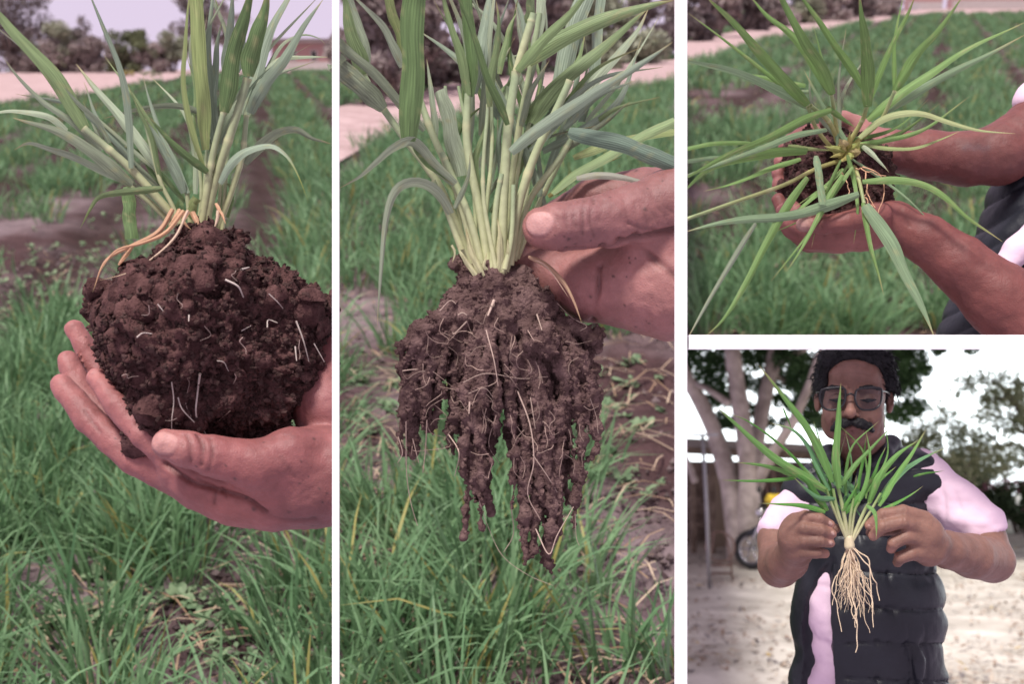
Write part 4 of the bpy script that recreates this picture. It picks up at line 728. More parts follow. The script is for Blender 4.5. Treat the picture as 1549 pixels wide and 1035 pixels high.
for k in range(0, 12, 2): stem(S2, p2, ramp([(706+6*k, 412), (700+8.5*k+XR.uniform(-5, 5), 340), (688+13*k+XR.uniform(-12, 12), 230), (675+17*k+XR.uniform(-16, 16), 130)], -10+XR.uniform(-14, 24), 20), 9, 6, c0=YB, c1=(.31, .40, .23), nodes=(XR.uniform(.4, .6), XR.uniform(.7, .9)))
z2b = lambda L, a=0, b=0: ramp(scale(L, 1.916, 580, 340), a, b)
for L, w in (([(215, 60), (230, 90), (270, 145)], 12), ([(300, 80), (290, 120), (305, 150)], 10), ([(360, 40), (362, 90), (345, 145)], 15), ([(240, 10), (255, 80), (295, 148)], 16), ([(330, -20), (335, 60), (325, 148)], 18), ([(200, 110), (205, 80), (196, 60)], 6)):
    leaf(S2, p2, z2b(L[::-1], -36, -40), w*.75, (.50, .49, .29), base=.95, fold=.5, name='sheath')
leaf(S2, p2, z2b([(420, 92), (470, 115), (520, 165), (550, 220), (575, 285)], -60, -90), 7, (.52, .34, .22), fold=.5, name='dry_leaf')
leaf(S2, p2, z2b([(420, 92), (470, 118), (540, 215)], -58, -80), 3, (.62, .45, .33), fold=.5, name='dry_leaf')

# plant seen from above (upper right scene)
GM = (.165, .285, .085); GB = (.21, .31, .17)
p3 = empty('wheat_plant', S3.pt(1276, 232)); tag(p3, 'wheat plant seen from above with long leaves spreading like a star', 'plant')
z3 = lambda L, a=0, b=0: ramp(scale(L, 2.041, 1040, 0), a, b)
for L, a, b, w, c, kw in (
    ([(375, 332), (280, 280), (150, 225), (0, 190), (-14, 188)], -60, -120, 17, GB, {'roll': .2}), ([(370, 325), (300, 250), (210, 150), (120, 50), (50, -20)], -70, -150, 20, GM, {'roll': .3}), ([(335, 295), (250, 230), (150, 150), (0, 38)], -50, -80, 8, GM, {}),
    ([(447, 292), (410, 210), (360, 130), (290, -10), (270, -50)], -90, -190, 19, GM, {'roll': .2}), ([(440, 285), (370, 170), (300, 90), (240, 40), (180, -30)], -40, -60, 15, GM, {}), ([(545, 275), (500, 200), (440, 115), (350, -10), (330, -40)], -50, -80, 14, GM, {}),
    ([(556, 330), (552, 200), (546, 100), (530, -30)], -90, -170, 22, GM, {'roll': .1}), ([(445, 295), (425, 210), (405, 140), (388, 75)], -50, -70, 6, GM, {}), ([(545, 350), (585, 240), (640, 110), (685, 30), (705, -20)], -60, -120, 13, GM, {}),
    ([(640, 282), (690, 200), (760, 110), (860, -25)], -60, -100, 18, GM, {'roll': -.2}), ([(638, 280), (636, 180), (645, 80), (668, -20)], -40, -60, 9, GM, {}), ([(555, 370), (640, 300), (750, 225), (870, 150), (1045, 66)], -60, -100, 17, GM, {'roll': .3}), ([(615, 345), (700, 290), (800, 235), (920, 170), (1045, 105)], -40, -60, 15, GB, {'roll': -.2}),
    ([(530, 425), (590, 375), (650, 352), (720, 350), (800, 375), (900, 402), (1012, 412)], -70, -130, 13, (.30, .35, .16), {'roll': .5}), ([(530, 442), (620, 458), (700, 456), (780, 430), (842, 404)], -60, -90, 8, GY, {}), ([(540, 450), (575, 480), (622, 532)], -70, -100, 9, GP, {}),
    ([(445, 340), (360, 370), (250, 425), (120, 480), (0, 548), (-14, 555)], -90, -180, 15, GM, {'roll': .3}), ([(430, 400), (330, 418), (230, 455), (110, 500), (0, 540), (-14, 545)], -80, -140, 11, GB, {}), ([(370, 468), (270, 475), (140, 500), (60, 530), (0, 582), (-14, 592)], -70, -130, 18, GM, {'roll': .4}),
    ([(350, 490), (260, 520), (160, 560), (50, 590)], -60, -90, 10, GM, {}), ([(195, 440), (120, 440), (60, 446), (-14, 460)], -30, -50, 8, GM, {'blunt': True}), ([(150, 483), (70, 490), (-14, 500)], -20, -30, 7, GB, {'blunt': True}),
    ([(530, 600), (440, 635), (320, 668), (180, 680), (80, 695), (-14, 718)], -110, -170, 18, GB, {'roll': .3}), ([(397, 480), (408, 540), (418, 632)], -120, -140, 11, GB, {'roll': .2, 'blunt': True}), ([(480, 540), (430, 620), (380, 720), (308, 835)], -100, -150, 10, GM, {}), ([(510, 515), (450, 600), (390, 700), (258, 868)], -90, -120, 8, GM, {}),
    ([(372, 548), (320, 620), (240, 760), (170, 900), (110, 990), (55, 1040)], -110, -190, 15, GM, {'roll': .4}), ([(212, 690), (160, 770), (90, 890), (20, 1010), (0, 1045)], -60, -90, 11, GP, {}), ([(540, 625), (555, 710), (575, 800), (606, 912)], -120, -160, 10, GM, {}),
    ([(548, 632), (600, 710), (660, 810), (715, 920), (762, 1040)], -130, -200, 23, GB, {'roll': .15, 'twist': .2}), ([(540, 560), (640, 556), (720, 570), (790, 605), (870, 675), (972, 746)], -90, -140, 13, GM, {'roll': .4}), ([(430, 575), (350, 640), (300, 680)], -100, -120, 9, GM, {}), ([(480, 520), (440, 560), (330, 640)], -80, -100, 7, GM, {}),
    ([(160, 232), (230, 238), (300, 250), (365, 262)], -20, -20, 10, GM, {'blunt': True}), ([(270, 280), (320, 284), (380, 282)], -30, -30, 7, GB, {'blunt': True}), ([(310, 450), (380, 462), (460, 465)], -60, -70, 8, GY, {}), ([(540, 420), (600, 380), (660, 350)], -60, -70, 10, GY, {}), ([(430, 330), (470, 360), (520, 395)], -80, -70, 10, GM, {})):
    leaf(S3, p3, z3(L, a, b), w*.84, c, **kw)
extra(S3, p3, 8, (1262, 1292), (205, 235), (-1.5, 1.5), (110, 240), (5, 10), (GM, GB, GG), (-60, -20)); extra(S3, p3, 4, (1255, 1290), (225, 245), (1.8, 4.4), (90, 200), (4, 8), (GM, GB), (-90, -60))
for L, w in (([(480, 470), (540, 370), (556, 320)], 9), ([(470, 460), (440, 380), (380, 325)], 9), ([(465, 480), (400, 400), (372, 330)], 8), ([(490, 490), (400, 520), (300, 570), (180, 612), (-14, 680)], 8), ([(500, 480), (525, 540), (545, 630)], 8), ([(470, 470), (455, 360), (445, 290)], 8), ([(490, 460), (590, 380), (640, 280)], 8), ([(470, 500), (440, 570), (400, 660)], 6)):
    stem(S3, p3, z3(L, -30, -90), w, w*.75, c0=(.48, .44, .16), c1=(.28, .36, .17), nodes=(.55, 1))
for k, (a, q) in enumerate([(2.6, 60), (3.3, 70), (4.2, 44), (4.9, 66), (5.7, 52), (.2, 46), (1.9, 50), (.9, 36)]):
    leaf(S3, p3, z3([(492, 470), (492+.5*q*math.cos(a), 466+.45*q*math.sin(a)), (490+q*math.cos(a), 460+.85*q*math.sin(a))], -56, -84), 8+4*(k % 3), ((.42, .38, .13), (.34, .37, .12), (.48, .40, .20))[k % 3], name='sheath', fold=.5, base=.9)
_s = solid_px(S3, 1262, 1302, 212, 248, -66, -20, .0016); _s.cap(S3.pt(1276, 236, -34), S3.pt(1291, 228, -50), S3.r(9), S3.r(10), .004); _s.ell(S3.pt(1268, 230, -42), np.full(3, S3.r(8)), .004)
_V, _Q = _s.mesh(); part_np('stem_base', _V, _Q, M_stem, p3, (.38, .34, .12))
for L in ([(540, 515), (595, 535), (606, 590), (590, 655)], [(550, 530), (556, 600), (576, 642)], [(470, 525), (490, 560), (500, 600)], [(520, 520), (545, 525), (610, 540)], [(555, 580), (548, 610), (570, 640)]): thread(S3, p3, z3(L, -70, -95), 2.2, 1.0, DRY, wob=2)

# plant with washed roots (lower right scene)
p4 = empty('wheat_plant', S4.pt(1284, 818)); tag(p4, 'small bright green wheat plant with washed white roots held between two hands', 'plant')
z4 = lambda L, a=0, b=0: ramp(scale(L, 3.043, 1040, 529), a, b); z4b = lambda L, a=0, b=0: ramp(scale(L, 3.043, 1040, 740), a, b)
FG = (.10, .27, .055); FL = (.16, .34, .09); FB = (.15, .34, .15)
for L, w, c, a, b in (([(697, 640), (680, 500), (690, 350), (698, 250), (706, 155)], 12, FL, -20, -60), ([(670, 610), (610, 470), (540, 350), (440, 210), (328, 72)], 13, FL, -10, -30), ([(655, 650), (600, 540), (550, 440), (480, 370), (378, 338)], 8, FB, 0, -10), ([(640, 650), (540, 590), (430, 520), (320, 430), (200, 325), (135, 265)], 13, FL, -10, -60),
        ([(600, 640), (500, 510), (380, 400), (270, 325), (195, 298)], 5, FG, 10, 10), ([(500, 592), (420, 555), (340, 535), (225, 520)], 8, FL, -10, -40), ([(500, 592), (410, 600), (300, 605), (155, 602)], 6, FG, -10, -40), ([(640, 745), (590, 670), (540, 600), (480, 565)], 12, FG, -20, -40), ([(635, 748), (560, 725), (480, 715), (335, 708)], 8, FG, -20, -50),
        ([(708, 625), (760, 550), (830, 470), (940, 355)], 8, FL, -10, 10), ([(790, 700), (825, 600), (838, 480), (822, 375)], 6, FL, -10, -20), ([(800, 690), (850, 590), (880, 520), (912, 450)], 6, FG, 0, 0), ([(838, 705), (880, 590), (960, 490), (1062, 418)], 11, FL, 0, -10), ([(880, 720), (950, 600), (1030, 480), (1100, 365)], 9, FL, -10, -20),
        ([(875, 705), (960, 590), (1060, 510), (1195, 450)], 10, FB, 10, 10), ([(895, 735), (970, 700), (1030, 665), (1085, 628)], 6, FG, -10, -20), ([(1040, 585), (1110, 570), (1185, 558)], 4, FG, 0, 0), ([(825, 720), (855, 740), (870, 790), (868, 875)], 6, FL, -50, -70), ([(715, 745), (745, 690), (785, 615)], 6, FG, -10, -20), ([(690, 720), (620, 590), (560, 500)], 9, FG, 10, 20),
        ([(760, 760), (770, 660), (778, 580)], 6, FG, 10, 20), ([(680, 690), (600, 680), (490, 590)], 8, FB, -20, -40), ([(650, 560), (610, 420), (580, 330)], 4, FG, 20, 20), ([(720, 760), (850, 620), (900, 590), (960, 540)], 8, FG, 10, 20), ([(440, 270), (470, 340), (480, 370)], 3, FG, 0, 0)):
    leaf(S4, p4, z4(L, a, b), w, c, n=20)
extra(S4, p4, 12, (1260, 1310), (745, 785), (-.95, .95), (60, 140), (3, 7), (FG, FL, FB), (-5, 30))
for L, w in (([(738, 245), (690, 100), (670, 0)], 7), ([(742, 245), (715, 90), (690, -20)], 8), ([(735, 240), (660, 60), (640, 0)], 6), ([(750, 240), (770, 100), (790, 60)], 6), ([(755, 240), (820, 90), (840, 60)], 7), ([(758, 242), (850, 90), (890, 20)], 6), ([(745, 240), (750, 130), (765, 40)], 6)):
    stem(S4, p4, z4b(L, 0, -14), w, w*.7, c0=(.62, .58, .36), c1=(.24, .40, .12), nodes=(.5,), n=18)
lo = S4.pt(1270, 836, -12); hi = S4.pt(1300, 806, 12); s = Solid(np.minimum(lo, hi), np.maximum(lo, hi), .0011); s.cap(S4.pt(1284, 815), S4.pt(1285, 826), S4.r(6.5), S4.r(8), .003); V, Q = s.mesh(); part_np('crown_base', V, Q, M_stem, p4, (.66, .58, .38))
for L, w in (([(735, 270), (700, 380), (672, 450), (685, 545), (708, 655)], 2.6), ([(738, 272), (705, 360), (690, 430), (668, 535)], 2.2), ([(742, 275), (728, 370), (720, 450), (725, 532)], 2.4), ([(748, 275), (750, 400), (765, 510), (772, 590), (785, 680), (770, 755)], 3.2), ([(752, 275), (775, 400), (790, 480), (780, 560), (765, 600)], 2.6),
        ([(756, 272), (800, 380), (810, 470), (812, 560), (832, 668)], 2.2), ([(760, 272), (825, 350), (850, 450), (852, 540), (855, 632)], 2.4), ([(764, 270), (830, 330), (855, 400), (868, 450), (882, 512)], 2.8), ([(750, 278), (760, 380), (740, 470), (755, 560), (768, 620)], 2.8), ([(745, 278), (735, 420), (745, 520), (760, 540)], 2), ([(756, 278), (790, 420), (840, 500), (850, 560)], 1.8),
        ([(750, 280), (772, 440), (790, 540), (800, 590)], 2), ([(744, 276), (715, 400), (700, 470)], 1.8), ([(760, 276), (806, 420), (830, 440)], 1.8), ([(748, 276), (765, 460), (776, 640)], 2.2), ([(742, 276), (712, 350), (695, 500)], 1.6)):
    thread(S4, p4, z4b(L, LR.uniform(-12, 12), LR.uniform(-18, 18)), w*.8, w*.45, (.72, .58, .40), wob=2.5, n=26)
for k in range(42):
    x = LR.uniform(675, 865); thread(S4, p4, z4b([(748, 275), ((748+x)/2, 400), (x, LR.uniform(430, 600))], LR.uniform(-10, 14), LR.uniform(-10, 16)), 1.3, .5, (.74, .60, .42), wob=4, n=22)
# ------------------------------------------------------------------ soil clods and muddy roots
M_crumb = mat('soil_crumb', col=(.04, .023, .021), col2=(.075, .043, .039), rough=.92, noise=.3, nscale=90, bump=.6, bscale=500, spec=.12, bdist=.003)
ICO = None
def crumbs(V, N, n, r0, r1, rg, mat_, root, name='crumb', pw=4.0, off=.2):
    t = (1+5**.5)/2; iv = nrm(np.array([(-1, t, 0), (1, t, 0), (-1, -t, 0), (1, -t, 0), (0, -1, t), (0, 1, t), (0, -1, -t), (0, 1, -t), (t, 0, -1), (t, 0, 1), (-t, 0, -1), (-t, 0, 1)], float))
    fi = np.array([(0, 11, 5), (0, 5, 1), (0, 1, 7), (0, 7, 10), (0, 10, 11), (1, 5, 9), (5, 11, 4), (11, 10, 2), (10, 7, 6), (7, 1, 8), (3, 9, 4), (3, 4, 2), (3, 2, 6), (3, 6, 8), (3, 8, 9), (4, 9, 5), (2, 4, 11), (6, 2, 10), (8, 6, 7), (9, 8, 1)])
    i = rg.integers(0, len(V), n); r = r0 + (r1-r0)*rg.random(n)**pw; C = V[i] + N[i]*(r*off)[:, None]
    W = iv[None]*(r[:, None, None]*(.55+.9*rg.random((n, 12, 1))))*(.7+.6*rg.random((n, 1, 3))) + C[:, None]
    Fc = (np.arange(n)[:, None, None]*12 + fi).reshape(-1, 3)
    o = part_np(name, W.reshape(-1, 3), Fc, mat_, root, smooth=False); o['kind'] = 'stuff'; return o
def rough_up(V, Q, amps, seed):
    N = normals(V, Q); d = 0
    for sc, a, kind in amps:
        f = fbm(V*sc, 3, seed); f = (1-np.abs(f)*1.7) if kind == 'r' else (np.maximum(f, -.25) if kind == 'b' else f); d = d + a*f; seed += 5
    V = V + N*np.asarray(d)[:, None]; return V, normals(V, Q)
def clod(S, spheres, pad, name_label, seed, h, ncr, amps, nl=460, lr=(4, 11)):
    lo = np.min([S.pt(x, y, z)-S.r(r)*1.15 for x, y, z, r in spheres], 0)-pad; hi = np.max([S.pt(x, y, z)+S.r(r)*1.15 for x, y, z, r in spheres], 0)+pad
    s = Solid(lo, hi, h)
    for x, y, z, r in spheres: s.ell(S.pt(x, y, z), np.full(3, S.r(r)), S.r(16))
    V, Q = s.mesh(); rl = np.random.default_rng(seed+50); ii = rl.integers(0, len(V), nl)
    for i in ii: r = S.r(lr[0]+(lr[1]-lr[0])*rl.random()**2); s.ell(V[i], r*(.45+.9*rl.random(3)), S.r(4.5))
    V, Q = s.mesh(); root = empty('soil_clod', S.pt(*spheres[0][:3])); tag(root, name_label, 'soil clod')
    rg = np.random.default_rng(seed); V, N = rough_up(V, Q, amps, seed)
    part_np('soil', V, Q, M_soil, root, smooth=True); crumbs(V, N, ncr, S.r(.8), S.r(4.6), rg, M_crumb, root); return root, V, N
def surf(S, V, px, py):                                 # nearest visible point of a lump along the line of sight
    qx, qy = S.proj(V); near = np.argsort((qx-px)**2+(qy-py)**2)[:40]; return V[near[np.argmin(V[near, 1])]]
c1, V1, N1 = clod(S1, [(308, 430, 0, 82), (305, 520, -20, 130), (385, 525, 5, 96), (232, 536, 0, 78), (365, 585, -15, 88), (160, 478, 10, 24), (318, 372, 0, 44), (285, 365, 0, 30), (345, 368, 5, 26), (200, 480, 0, 60), (408, 485, 5, 70), (446, 545, 10, 42), (195, 560, 0, 36), (395, 625, -10, 46), (270, 600, -30, 62), (425, 590, 5, 50), (165, 518, 5, 26)], .02,
                  'round crumbly lump of dark brown soil resting in two cupped hands', 3, .0017, 24000, ((12, .016, 'n'), (28, .012, 'b'), (70, .0085, 'b'), (150, .0055, 'b'), (330, .0022, 'n')))
for L, w in (([(302, 568), (305, 590), (304, 625), (313, 662)], 4.2), ([(345, 420), (356, 432), (372, 454)], 4.5), ([(262, 580), (268, 605), (263, 635), (266, 665)], 2.6), ([(275, 600), (283, 615), (297, 638)], 3), ([(452, 487), (462, 510), (470, 545)], 3.6), ([(448, 525), (452, 548)], 3.2), ([(405, 500), (412, 488), (420, 484)], 3), ([(287, 475), (290, 490)], 3), ([(210, 505), (218, 500), (230, 500)], 2.6), ([(410, 445), (425, 460), (432, 470)], 2.2), ([(365, 408), (382, 405)], 4), ([(240, 460), (250, 475)], 2), ([(330, 540), (345, 550), (350, 565)], 1.8), ([(370, 500), (385, 496)], 2), ([(480, 520), (492, 545)], 2.4)):
    P = np.array([surf(S1, V1, x, y) for x, y in L]); P[:, 1] -= .006; C = spline(P, 14); Vv, Q = tube_vf(C, np.linspace(S1.r(w*.38), S1.r(w*.2), 14), 6); part_np('root', Vv, np.array(Q[:-2]), M_root, c1, np.array((.50, .43, .38))*LR.uniform(.8, 1.1))
c3, V3, N3 = clod(S3, [(1268, 262, 20, 66), (1240, 255, 25, 50), (1300, 258, 25, 46), (1275, 300, 10, 52), (1300, 300, 15, 44), (1240, 295, 15, 46), (1265, 325, 20, 34), (1225, 240, 30, 38), (1320, 278, 25, 30)], .015,
                  'dark soil clod around the plant base held between two forearms', 8, .002, 5200, ((18, .008, 'n'), (50, .005, 'b'), (120, .003, 'b')), nl=140, lr=(4, 11))

# muddy hanging roots in the middle scene
def muddy_roots():
    S = S2; rg = np.random.default_rng(21); root = empty('root_ball', S.pt(740, 420)); tag(root, 'hanging bunch of roots caked in dark brown mud below the stems', 'roots')
    lo = np.minimum(S.pt(585, 890, -95), S.pt(585, 890, 110)); hi = np.maximum(S.pt(925, 385, 110), S.pt(925, 385, -95)); s = Solid(lo, hi, .00185)
    k = S.r(6)
    for x, y, z, r in [(745, 440, 0, 44), (715, 425, 0, 26), (780, 440, 0, 32), (705, 470, 0, 40), (795, 475, 0, 48), (750, 500, 0, 46), (675, 510, 10, 32), (840, 515, 10, 36), (735, 540, 5, 44), (795, 545, 5, 46), (820, 514, -44, 27), (660, 545, 20, 24), (860, 555, 20, 26), (770, 590, 10, 30), (690, 400, 0, 13), (830, 590, 15, 32)]: s.ell(S.pt(x, y, z), np.full(3, S.r(r)), k)
    ends = [(606, 690), (616, 640), (624, 692), (644, 648), (655, 640), (668, 600), (690, 655), (704, 812), (712, 740), (728, 800), (738, 700), (752, 660), (768, 640), (778, 770), (790, 830), (800, 856), (812, 800), (828, 866), (836, 820), (846, 806), (858, 760), (868, 800), (852, 700), (886, 714), (893, 655), (903, 600), (640, 650), (875, 690), (726, 760), (786, 700), (815, 730), (842, 640), (700, 700), (612, 600), (898, 570), (760, 600)]
    ends = ends + [(x+rg.uniform(-14, 14), y-rg.uniform(0, 70)) for x, y in ends]
    for (ex, ey) in ends:
        q = (ex-752)/150.0; sx = 750+q*58+rg.uniform(-10, 10); sy = 432+abs(q)*30+rg.uniform(0, 25); z0 = rg.uniform(-62, 20)*(1-.55*abs(q)); bow = 18*np.sign(q)*abs(q)**.5
        L = [(sx, sy, z0*.6), (sx+(ex-sx)*.42+bow, sy+(ey-sy)*.3, z0), (sx+(ex-sx)*.78+bow*.9+rg.uniform(-5, 5), sy+(ey-sy)*.62, z0), (ex+rg.uniform(-4, 4), ey-28, z0*.9), (ex, ey, z0*.85)]
        C = spline(S.pts(L), 22); t = np.linspace(0, 1, 22); r0 = rg.uniform(7, 12)
        rr = (S.r(r0)*(1-t**1.5*.72))*(1 + .24*vnoise(np.stack([t*13+rg.random()*40, 0*t, 0*t], 1), 3)); s.chain(C + np.stack([vnoise(np.stack([t*6+ex, 0*t, 0*t], 1), 1), 0*t, 0*t], 1)*S.r(5), np.maximum(rr, S.r(2.6)), S.r(1.8))
    V, Q = s.mesh(); V, N = rough_up(V, Q, ((40, .0025, 'n'), (85, .0036, 'b'), (180, .0024, 'b')), 31); part_np('mud', V, Q, M_mud, root); crumbs(V, N, 9000, S.r(.8), S.r(4.6), rg, M_mud, root)
    fine = [([(612, 640), (616, 720), (622, 760), (632, 795)], 2.4), ([(600, 660), (606, 685), (602, 700)], 2.6), ([(650, 640), (644, 680), (640, 715)], 2.8), ([(632, 660), (634, 700)], 2.4), ([(725, 760), (740, 800), (760, 840), (800, 870), (836, 885)], 1.6), ([(776, 770), (776, 810), (762, 835)], 2.4), ([(735, 495), (745, 550), (752, 582)], 3), ([(705, 490), (690, 505), (686, 498)], 4), ([(700, 575), (730, 565), (790, 578), (830, 570)], 2.4),
            ([(710, 595), (735, 590), (745, 600)], 2), ([(785, 590), (798, 640), (808, 700), (802, 750), (820, 790)], 3.6), ([(806, 690), (825, 720), (845, 745)], 2.6), ([(745, 450), (742, 475)], 8), ([(800, 600), (812, 650)], 3), ([(712, 605), (710, 625)], 5), ([(690, 480), (700, 470), (706, 472)], 4), ([(895, 600), (905, 630), (908, 660)], 1.6), ([(868, 780), (872, 815), (876, 825)], 2), ([(815, 800), (828, 840), (850, 810), (868, 770)], 3),
            ([(613, 562), (625, 555), (632, 560)], 3), ([(660, 465), (680, 452), (690, 455)], 2.4), ([(816, 480), (820, 495)], 4), ([(870, 480), (885, 490), (880, 500)], 2.4), ([(680, 660), (690, 690), (688, 720)], 3), ([(752, 630), (745, 670), (755, 700)], 2)]
    for L, w in fine:
        P = np.array([surf(S, V, x, y) for x, y in L]); T = S.pts(L); bad = np.linalg.norm(np.stack(S.proj(P), 1)-np.array(L), axis=1) > 9; P[bad] = T[bad]; P[:, 1] -= .004
        C = spline(P, 22); Vv, Qq = tube_vf(C, np.linspace(S.r(w*.34), S.r(w*.18), 22), 6); part_np('root', Vv, np.array(Qq[:-2]), M_root, root, np.array((.44, .33, .27))*LR.uniform(.75, 1.2))
    return V, root
VM, RM = muddy_roots()

def fine_hairs(S, V, root, n, box, ln, seed, col):
    rg = np.random.default_rng(seed)
    for i in range(n):
        x, y = rg.uniform(box[0], box[1]), rg.uniform(box[2], box[3]); a = rg.normal(math.pi/2, .5); L = []; k = rg.integers(3, 6)
        for j in range(k): L.append((x, y)); a += rg.normal(0, .5); x += ln*math.cos(a)/k; y += ln*math.sin(a)/k
        P = np.array([surf(S, V, *q) for q in L]); P[:, 1] -= .003+.004*rg.random()
        if np.abs(np.diff(P[:, 1])).max() > .03: continue
        Vv, Q = tube_vf(spline(P, 12), np.linspace(S.r(.65), S.r(.3), 12), 5); part_np('root', Vv, np.array(Q[:-2]), M_root, root, np.array(col)*rg.uniform(.6, 1.2))
fine_hairs(S2, VM, RM, 70, (625, 890, 450, 720), 46, 3, (.36, .26, .21)); fine_hairs(S1, V1, c1, 12, (170, 470, 390, 640), 30, 4, (.34, .25, .22))
# ------------------------------------------------------------------ people
def skin_mesh(S, s, base, spots=(), creases=(), nails=(), name='body', root=None, specks=0, wrinkle=.0006, relaxed=1, label=None, cat=None, group=None):
    V, Q = s.mesh(); V = relax(V, Q, relaxed); N = normals(V, Q)
    d = wrinkle*fbm(V*110, 3, 4) + wrinkle*1.6*fbm(V*32, 2, 9)
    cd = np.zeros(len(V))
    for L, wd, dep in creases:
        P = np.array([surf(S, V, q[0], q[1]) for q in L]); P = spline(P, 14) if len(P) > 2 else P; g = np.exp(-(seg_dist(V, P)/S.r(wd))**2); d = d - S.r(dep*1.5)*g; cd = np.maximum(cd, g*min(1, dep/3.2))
    T = np.tile(np.array(base, float), (len(V), 1)); T = T*(1+.10*fbm(V*28, 3, 1)[:, None])
    for (c, r, col, k) in spots:
        q = np.exp(-(np.linalg.norm(V-S.pt(*c), axis=1)/S.r(r))**2)[:, None]*k; T = T*(1-q)+np.array(col)*q
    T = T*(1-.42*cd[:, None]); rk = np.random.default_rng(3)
    for i in rk.integers(0, len(V), specks):
        q = (np.exp(-(np.linalg.norm(V-V[i], axis=1)/S.r(.8+2.6*rk.random()**2))**4)*.8)[:, None]; T = T*(1-q)+np.array((.05, .027, .025))*q
    for (c, r, ax, col) in nails:                       # nail: a plate a little proud of the finger tip
        P = V - S.pt(*c); a = nrm(S.pt(*ax)-S.pt(*c)); al = P @ a; pr = np.linalg.norm(P - al[:, None]*a, axis=1); fr = N[:, 1] < .05
        q = np.sqrt((al/S.r(r*1.25))**2 + (pr/S.r(r))**2); m = np.clip((1.05-q)/.16, 0, 1)*fr; T = T*(1-m[:, None])+np.array(col)*m[:, None]; d = d + S.r(.9)*m - S.r(1.2)*np.exp(-((q-1.12)/.12)**2)*fr
    V = V + N*d[:, None]
    if root is None:
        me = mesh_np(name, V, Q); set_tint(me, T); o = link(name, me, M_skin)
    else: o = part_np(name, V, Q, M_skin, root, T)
    return o
def plane_px(px, side):                                 # upright plane through the eye at a photo column
    n = nrm(np.array([F, -(px-CX), 0.0]))*side; return n, 0.0
def chain_px(S, s, L, k=4, k0=None):
    s.chain(S.pts([q[:3] for q in L]), [S.r(q[3], q[2]) for q in L], S.r(k), None if k0 is None else S.r(k0))
PINK = (.34, .135, .125)

def hands_left():
    S = S1; s = solid_px(S, 55, 545, 370, 830, -210, 170, .0021)
    chain_px(S, s, [(540, 716, -60, 76), (470, 722, -60, 74), (410, 733, -65, 67), (355, 735, -72, 56), (305, 724, -80, 44), (272, 708, -82, 36)], 14)
    chain_px(S, s, [(440, 690, -110, 44), (392, 704, -128, 38), (322, 690, -150, 30), (285, 680, -158, 27), (252, 671, -160, 23)], 8, 22)
    chain_px(S, s, [(292, 712, -92, 28), (220, 658, -98, 23), (178, 614, -86, 20.5), (146, 572, -62, 16)], 3, 10)
    chain_px(S, s, [(296, 736, -70, 30), (205, 694, -62, 26), (135, 634, -36, 21.5), (93, 582, -10, 17)], 3, 10)
    chain_px(S, s, [(270, 715, -30, 28), (165, 640, 4, 22), (122, 590, 28, 20), (103, 546, 44, 16.5)], 3, 10)
    chain_px(S, s, [(250, 690, 0, 24), (165, 590, 60, 18), (132, 530, 74, 17), (113, 498, 80, 15)], 3, 10)
    # the other hand, cupped behind
    chain_px(S, s, [(545, 575, 50, 84), (480, 530, 78, 62), (440, 480, 92, 44)], 12)
    chain_px(S, s, [(500, 615, 20, 58), (530, 600, 40, 60)], 12); chain_px(S, s, [(455, 472, 92, 36), (420, 440, 100, 22), (380, 420, 110, 17), (330, 430, 120, 15)], 3, 10)
    for y in (470, 505, 540): chain_px(S, s, [(450, y, 100, 30), (380, y-8, 130, 19), (310, y-5, 140, 16), (260, y, 128, 14)], 3, 10)
    s.clip(*plane_px(508, 1))
    cr = [([(285, 655, -172), (292, 672, -182), (290, 700, -172)], 3.2, 2.4), ([(303, 655, -172), (309, 675, -180), (304, 708, -172)], 3.2, 2.8), ([(318, 660, -170), (322, 684, -176), (314, 714, -166)], 2.6, 2), ([(272, 655, -175), (276, 672, -182)], 2, 1.4),
          ([(245, 705, -140), (290, 730, -128), (330, 744, -122), (372, 762, -118), (402, 780, -112)], 4.2, 5.5), ([(300, 722, -135), (318, 742, -125), (322, 768, -115)], 3, 2.4), ([(330, 735, -130), (340, 758, -120)], 2.6, 2), ([(185, 588, -108), (205, 612, -116)], 3, 1.8), ([(205, 640, -116), (222, 632, -118)], 3, 1.8), ([(128, 618, -58), (150, 652, -70)], 3, 1.6), ([(410, 660, -150), (430, 690, -150), (445, 730, -140)], 3, 1.2), ([(380, 770, -118), (430, 790, -110), (480, 788, -110)], 4, 1.6)]
    for k in range(7): cr.append(([(350+k*18, 690+k*7, -158), (372+k*18, 720+k*6, -150), (384+k*19, 752+k*3, -140)], 1.2, .45))
    o = skin_mesh(S, s, (.225, .080, .077), [((245, 668, -180), 46, (.36, .155, .14), .8), ((140, 570, -70), 44, PINK, .9), ((90, 580, -20), 44, PINK, .9), ((104, 546, 30), 40, PINK, .9), ((113, 498, 70), 40, PINK, .9), ((200, 650, -110), 90, (.32, .125, .118), .7), ((420, 470, 80), 90, (.34, .145, .14), .8), ((500, 600, 0), 70, (.34, .145, .14), .8), ((350, 770, -120), 60, (.33, .12, .10), .6), ((470, 790, -110), 60, (.13, .055, .055), .6)],
                  cr, [((243, 669, -183), 19, (285, 682, -183), (.40, .20, .18)), ((133, 556, -78), 8, (150, 580, -78), (.42, .21, .19))], 'person', specks=150)
    tag(o, 'pair of bare brown hands cupping the round soil clod at the left', 'person')
hands_left()
